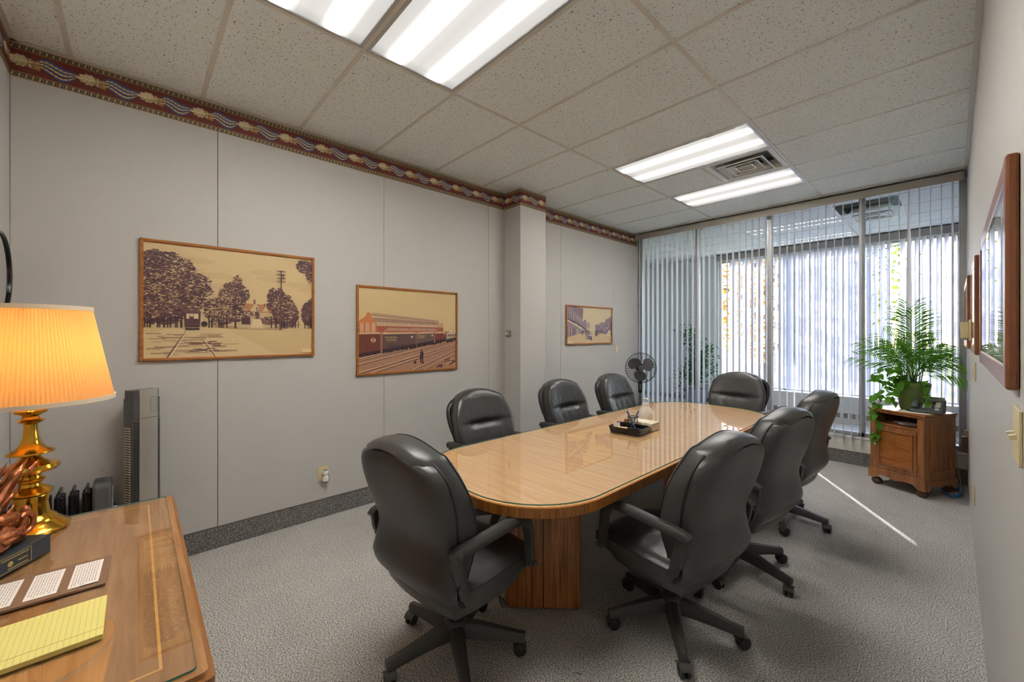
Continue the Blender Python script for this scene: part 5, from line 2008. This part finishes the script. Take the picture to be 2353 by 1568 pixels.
def frond(az, length, rise, droop, seed, nleaf=22, lw=.0085):
    rg = random.Random(seed)
    m = MB()
    pts = []
    for i in range(11):
        f = i / 10
        hor = length * (f * .25 + .75 * f ** 1.5) * math.cos(rise) * 1.15
        z = .25 + length * math.sin(rise) * f * 1.05 - droop * f ** 2.6
        pts.append(Vector((hor * math.cos(az), hor * math.sin(az), z)))
    m.tube(pts, [.0032 - .00022 * i for i in range(11)], 5)
    side = Vector((-math.sin(az), math.cos(az), 0))
    mixv = rg.uniform(.35, .9)
    for i in range(nleaf):
        f = .38 + .62 * i / (nleaf - 1)
        k = f * 10
        j = min(9, int(k))
        p = pts[j].lerp(pts[j + 1], k - j)
        tg = (pts[j + 1] - pts[j]).normalized()
        fac = tg.cross(Vector((0, -1, 0)))
        if fac.dot(side) < 0:
            fac = -fac
        sv = side.lerp(fac.normalized() if fac.length > .2 else side, mixv).normalized()
        ll = length * .34 * math.sin(PI * min(1, (f - .30) / .85)) ** .6 + .02
        for s in (-1, 1):
            d = (sv * s * .80 + tg * (.55 + .5 * (f - .4)) + Vector((0, 0, rg.uniform(-.18, .08)))).normalized()
            n = tg.cross(d).cross(d).normalized()
            a1 = p + d * ll * .45 + n * lw * .5 + Vector((0, 0, .010 * ll))
            a2 = p + d * ll * .45 - n * lw * .5 + Vector((0, 0, .010 * ll))
            tip = p + d * ll + Vector((0, 0, -.22 * ll))
            m.add([p, a1, tip, a2], [(0, 1, 2, 3)])
    lim = XR - .012 - cab(-.225, .235)[0]
    m.v = [(min(v[0], lim), v[1], v[2]) for v in m.v]
    return m


specs = [(R(262), .72, R(84), .0), (R(285), .66, R(80), .02), (R(112), .70, R(80), .02), (R(176), .56, R(56), .10), (R(35), .46, R(62), .10), (R(-8), .40, R(58), .10), (R(150), .56, R(66), .06), (R(205), .52, R(44), .12), (R(250), .52, R(62), .10), (R(300), .48, R(58), .12), (R(325), .46, R(50), .14), (R(70), .52, R(74), .06), (R(-25), .42, R(42), .18), (R(185), .46, R(66), .08), (R(15), .46, R(72), .08), (R(225), .46, R(70), .06), (R(275), .50, R(74), .05), (R(345), .46, R(66), .08), (R(262), .40, R(48), .16), (R(215), .38, R(56), .12), (R(310), .38, R(70), .06), (R(165), .40, R(72), .05)]
for i, (az, L_, ri, dr_) in enumerate(specs):
    frond(az, L_, ri, dr_, 40 + i).build('frond', M['palm'], pp)
st = MB()
for k in range(14):
    a = rp.random() * 2 * PI
    st.rod((.05 * math.cos(a), .05 * math.sin(a), .23), (.09 * math.cos(a + .3), .09 * math.sin(a + .3), .42 + .1 * rp.random()), .003, 5)
st.build('stems', M['stem'], pp, 60)
hl = [leaf_shape(.36, 1, .10, True).mesh('leaf', M['pothos'], 50) for _ in range(1)][0]


def vine(pts, seed, n, s0=.062, s1=.092):
    rg = random.Random(seed)
    path = smoothpath(pts, 8)
    MB().tube(path, .0022, 5).build('vine', M['stem'], pp, 60)
    for i in range(n):
        p = path[int((i + rg.random()) * (len(path) - 1) / n)]
        o = link('leaf', hl, pp)
        sc = rg.uniform(s0, s1)
        o.location = p + Vector((rg.uniform(-.022, .022), rg.uniform(-.022, .022), rg.uniform(-.012, .02)))
        o.rotation_euler = (R(rg.uniform(-75, -15)), R(rg.uniform(-30, 30)), R(rg.uniform(90, 300)))
        o.scale = (sc, sc, sc)


# vines hang over the door side of the cabinet, towards local -x in world
vine([(-.02, -.05, .24), (-.10, -.08, .31), (-.17, -.10, .25), (-.215, -.11, .12), (-.235, -.115, -.02), (-.24, -.12, -.16), (-.235, -.12, -.30)], 1, 26)
vine([(-.03, -.03, .24), (-.12, -.04, .30), (-.20, -.05, .22), (-.255, -.06, .10), (-.275, -.065, .0), (-.26, -.07, -.10)], 2, 22)
vine([(-.02, -.06, .24), (-.07, -.12, .28), (-.12, -.165, .18), (-.135, -.18, .06)], 3, 20)
vine([(-.04, 0, .24), (-.13, .02, .34), (-.21, .0, .36), (-.26, -.02, .30), (-.27, -.03, .24)], 4, 18)
vine([(.03, -.06, .24), (.08, -.12, .28), (.10, -.15, .20), (.105, -.155, .10)], 6, 6)
vine([(-.03, -.05, .24), (-.08, -.09, .36), (-.13, -.10, .40), (-.17, -.11, .36)], 7, 12)
vine([(-.02, -.04, .24), (-.15, -.09, .22), (-.225, -.135, .10), (-.245, -.15, -.08), (-.25, -.15, -.22), (-.24, -.15, -.34)], 8, 18)

# ------------------------------------------------------------------ loose network cables in the corner
rc = random.Random(9)


def cable(name, label, pts, mat, r=.0035):
    o = MB().tube(smoothpath(pts, 6), r, 6).build(name, mat, None, 60)
    return tag(o, label, 'cable', 'loose cables in the corner')


def tangle(cx, cy, n, rx, ry, seed):
    rg = random.Random(seed)
    return [(cx + rx * math.cos(k * 1.3) * (.6 + .4 * rg.random()), cy + ry * math.sin(k * 1.3) * (.6 + .4 * rg.random()), .006 + .030 * rg.random()) for k in range(n)]


cable('network_cable', 'blue network cable dropping from the wall box into a tangle on the floor', [(3.528, 5.80, .43), (3.46, 5.78, .44), (3.42, 5.76, .36), (3.45, 5.72, .22), (3.50, 5.66, .10), (3.515, 5.60, .02)] + tangle(3.47, 5.56, 26, .075, .17, 1), M['blue_cable'])
cable('network_cable', 'thin orange cable among the blue cables in the corner', [(3.52, 5.70, .16), (3.49, 5.68, .12), (3.46, 5.66, .02)] + tangle(3.45, 5.58, 6, .06, .12, 2), M['orange_cable'], .003)
cable('network_cable', 'white cable hanging down beside the blue cable in the corner', [(3.50, 5.82, .40), (3.50, 5.80, .25), (3.52, 5.74, .10), (3.53, 5.66, .02)] + tangle(3.48, 5.60, 14, .06, .14, 3), M['grey_cable'], .003)

# ------------------------------------------------------------------ things on the conference table
GZ = .7512
ty = thing('desk_tray', 'black desk organiser tray on the glass table top', 'tray', (1.822, 2.725, GZ), R(4))
MB().prism(rrect(-.118, .118, -.092, .092, .02, 5), 0, .006).build('bottom', M['black_matte'], ty, 40)
rim = MB()
o1, o2 = rrect(-.118, .118, -.092, .092, .02, 5), rrect(-.128, .128, -.102, .102, .024, 5)
i1, i2 = rrect(-.112, .112, -.086, .086, .016, 5), rrect(-.118, .118, -.092, .092, .02, 5)
n_ = len(o1)
vs = [(x, y, 0) for x, y in o1] + [(x, y, .042) for x, y in o2] + [(x, y, .042) for x, y in i2] + [(x, y, .006) for x, y in i1]
fs = []
for q in range(3):
    for i in range(n_):
        fs.append((q * n_ + i, q * n_ + (i + 1) % n_, (q + 1) * n_ + (i + 1) % n_, (q + 1) * n_ + i))
rim.add(vs, fs)
rim.build('rim', M['black'], ty, 40)
MB().box(-.112, .112, -.002, .002, .006, .034).build('divider', M['black_matte'], ty)
MB().box(-.002, .002, -.086, 0, .006, .034).build('divider', M['black_matte'], ty)


def on_tray(x, y, z):
    a = R(4)
    return (1.822 + x * math.cos(a) - y * math.sin(a), 2.725 + x * math.sin(a) + y * math.cos(a), GZ + z)


t = thing('pen_cup', 'black mesh pen cup standing in the tray', 'pen cup', on_tray(.005, .045, .006))
MB().tube([(.038 * math.cos(2 * PI * k / 32), .038 * math.sin(2 * PI * k / 32), .100) for k in range(32)], .003, 6, closed=True).build('top_ring', M['black'], t, 60)
MB().tube([(.034 * math.cos(2 * PI * k / 32), .034 * math.sin(2 * PI * k / 32), .003) for k in range(32)], .003, 6, closed=True).build('bottom_ring', M['black'], t, 60)
ms = MB()
for k in range(30):
    a = 2 * PI * k / 30
    for s in (-1, 1):
        ms.rod((.034 * math.cos(a), .034 * math.sin(a), .003), (.038 * math.cos(a + s * .5), .038 * math.sin(a + s * .5), .100), .00045, 4)
ms.build('wire_mesh', M['black'], t)
MB().lathe([(0, .0), (.034, .0), (.034, .002), (0, .002)], 24).build('floor_disc', M['black'], t)
pc = on_tray(.005, .045, .008)
for lab, dx, dy, mat, ln in (('blue pen leaning towards the wall in the mesh cup', -.040, -.020, 'blue', .135), ('blue pen leaning towards the window in the mesh cup', .020, .045, 'blue', .140), ('silver pen leaning with the blue pens in the mesh cup', -.048, .0, 'silver', .148)):
    p = thing('pen', lab, 'pen', pc, 0, 'pens in the cup')
    a_, b_ = Vector((-dx * .45, -dy * .45, .006)), Vector((dx * 1.0, dy * 1.0, ln))
    MB().tube([a_, a_.lerp(b_, .06), a_.lerp(b_, .12), a_.lerp(b_, .75)], [.001, .003, .0042, .0042], 8).build('barrel', M[mat], p, 60)
    MB().tube([a_.lerp(b_, .75), b_], [.0046, .0046], 8).build('cap', M[mat] if mat == 'silver' else M['blue'], p, 60)
t = thing('staple_remover', 'dark red and white staple remover in the tray corner', 'staple remover', on_tray(-.085, -.045, .030), R(30))
for s in (-1, 1):
    o = MB().tube([(-.030, 0, .004), (-.010, 0, .012 + .012 * (s > 0)), (.022, 0, .014 + .022 * (s > 0)), (.030, 0, .010 + .02 * (s > 0))], [.006, .009, .010, .004], 8).build('jaw', M['red'], t, 60)
MB().box(-.02, .026, -.011, -.008, .002, .036).build('metal_side', M['white_plastic'], t, bevel=.002)
MB().box(-.02, .026, .008, .011, .002, .036).build('metal_side', M['white_plastic'], t, bevel=.002)
t = thing('sticky_notes', 'tan sticky note pad in the tray', 'notepad', on_tray(-.030, -.058, .024), R(20))
MB().box(-.036, .036, -.026, .026, 0, .012).build('pages', M['kraft'], t)
MB().box(-.036, .036, .026, .0265, 0, .012).build('glued_edge', M['kraft'], t)
t = thing('stapler', 'small black stapler lying in the tray', 'stapler', on_tray(.062, -.045, .0065), R(12))
MB().box(-.045, .050, -.013, .013, 0, .012).build('base', M['black_matte'], t, bevel=.003)
MB().box(-.045, .052, -.011, .011, .020, .036).build('top_arm', M['black'], t, bevel=.005)
MB().box(-.045, -.028, -.009, .009, .012, .022).build('hinge', M['charcoal'], t)
t = thing('rubber_stamp_box', 'small brown box standing behind the tray', 'box', on_tray(-.075, .135, 0), R(8))
MB().box(-.034, .034, -.022, .022, 0, .030).build('lower_box', M['tissue'], t, bevel=.002)
MB().box(-.032, .032, -.020, .020, .030, .062).build('upper_box', M['brown_box'], t, bevel=.003)
t = thing('tissue_box', 'low patterned cream tissue box beside the tray', 'tissue box', on_tray(.050, .172, 0), R(2))
MB().box(-.115, .080, -.062, .062, 0, .058).build('carton', M['tissue'], t, bevel=.002)
MB().prism([(.0 - .018 + .05 * math.cos(2 * PI * k / 24), .022 * math.sin(2 * PI * k / 24)) for k in range(24)], .058, .0588).build('opening', M['paper'], t)
t = thing('soap_bottle', 'cream pump soap bottle behind the tissue box on the table', 'bottle', on_tray(-.035, .345, 0), R(-35))
MB().lathe([(0, 0), (.052, 0), (.056, .006), (.056, .075), (.050, .105), (.034, .132), (.026, .142), (.026, .150), (0, .150)], 30).build('bottle', M['soap'], t, 40)
MB().lathe([(.028, .150), (.028, .166), (.015, .170), (.010, .172), (.010, .195)], 20).build('collar', M['white_plastic'], t, 40)
hd2 = MB().lathe([(.018, .195), (.021, .198), (.021, .206), (0, .210)], 18)
hd2.tube([(0, 0, .203), (.035, 0, .204), (.048, 0, .200)], [.008, .007, .005], 8)
hd2.build('pump_head', M['white_plastic'], t, 50)
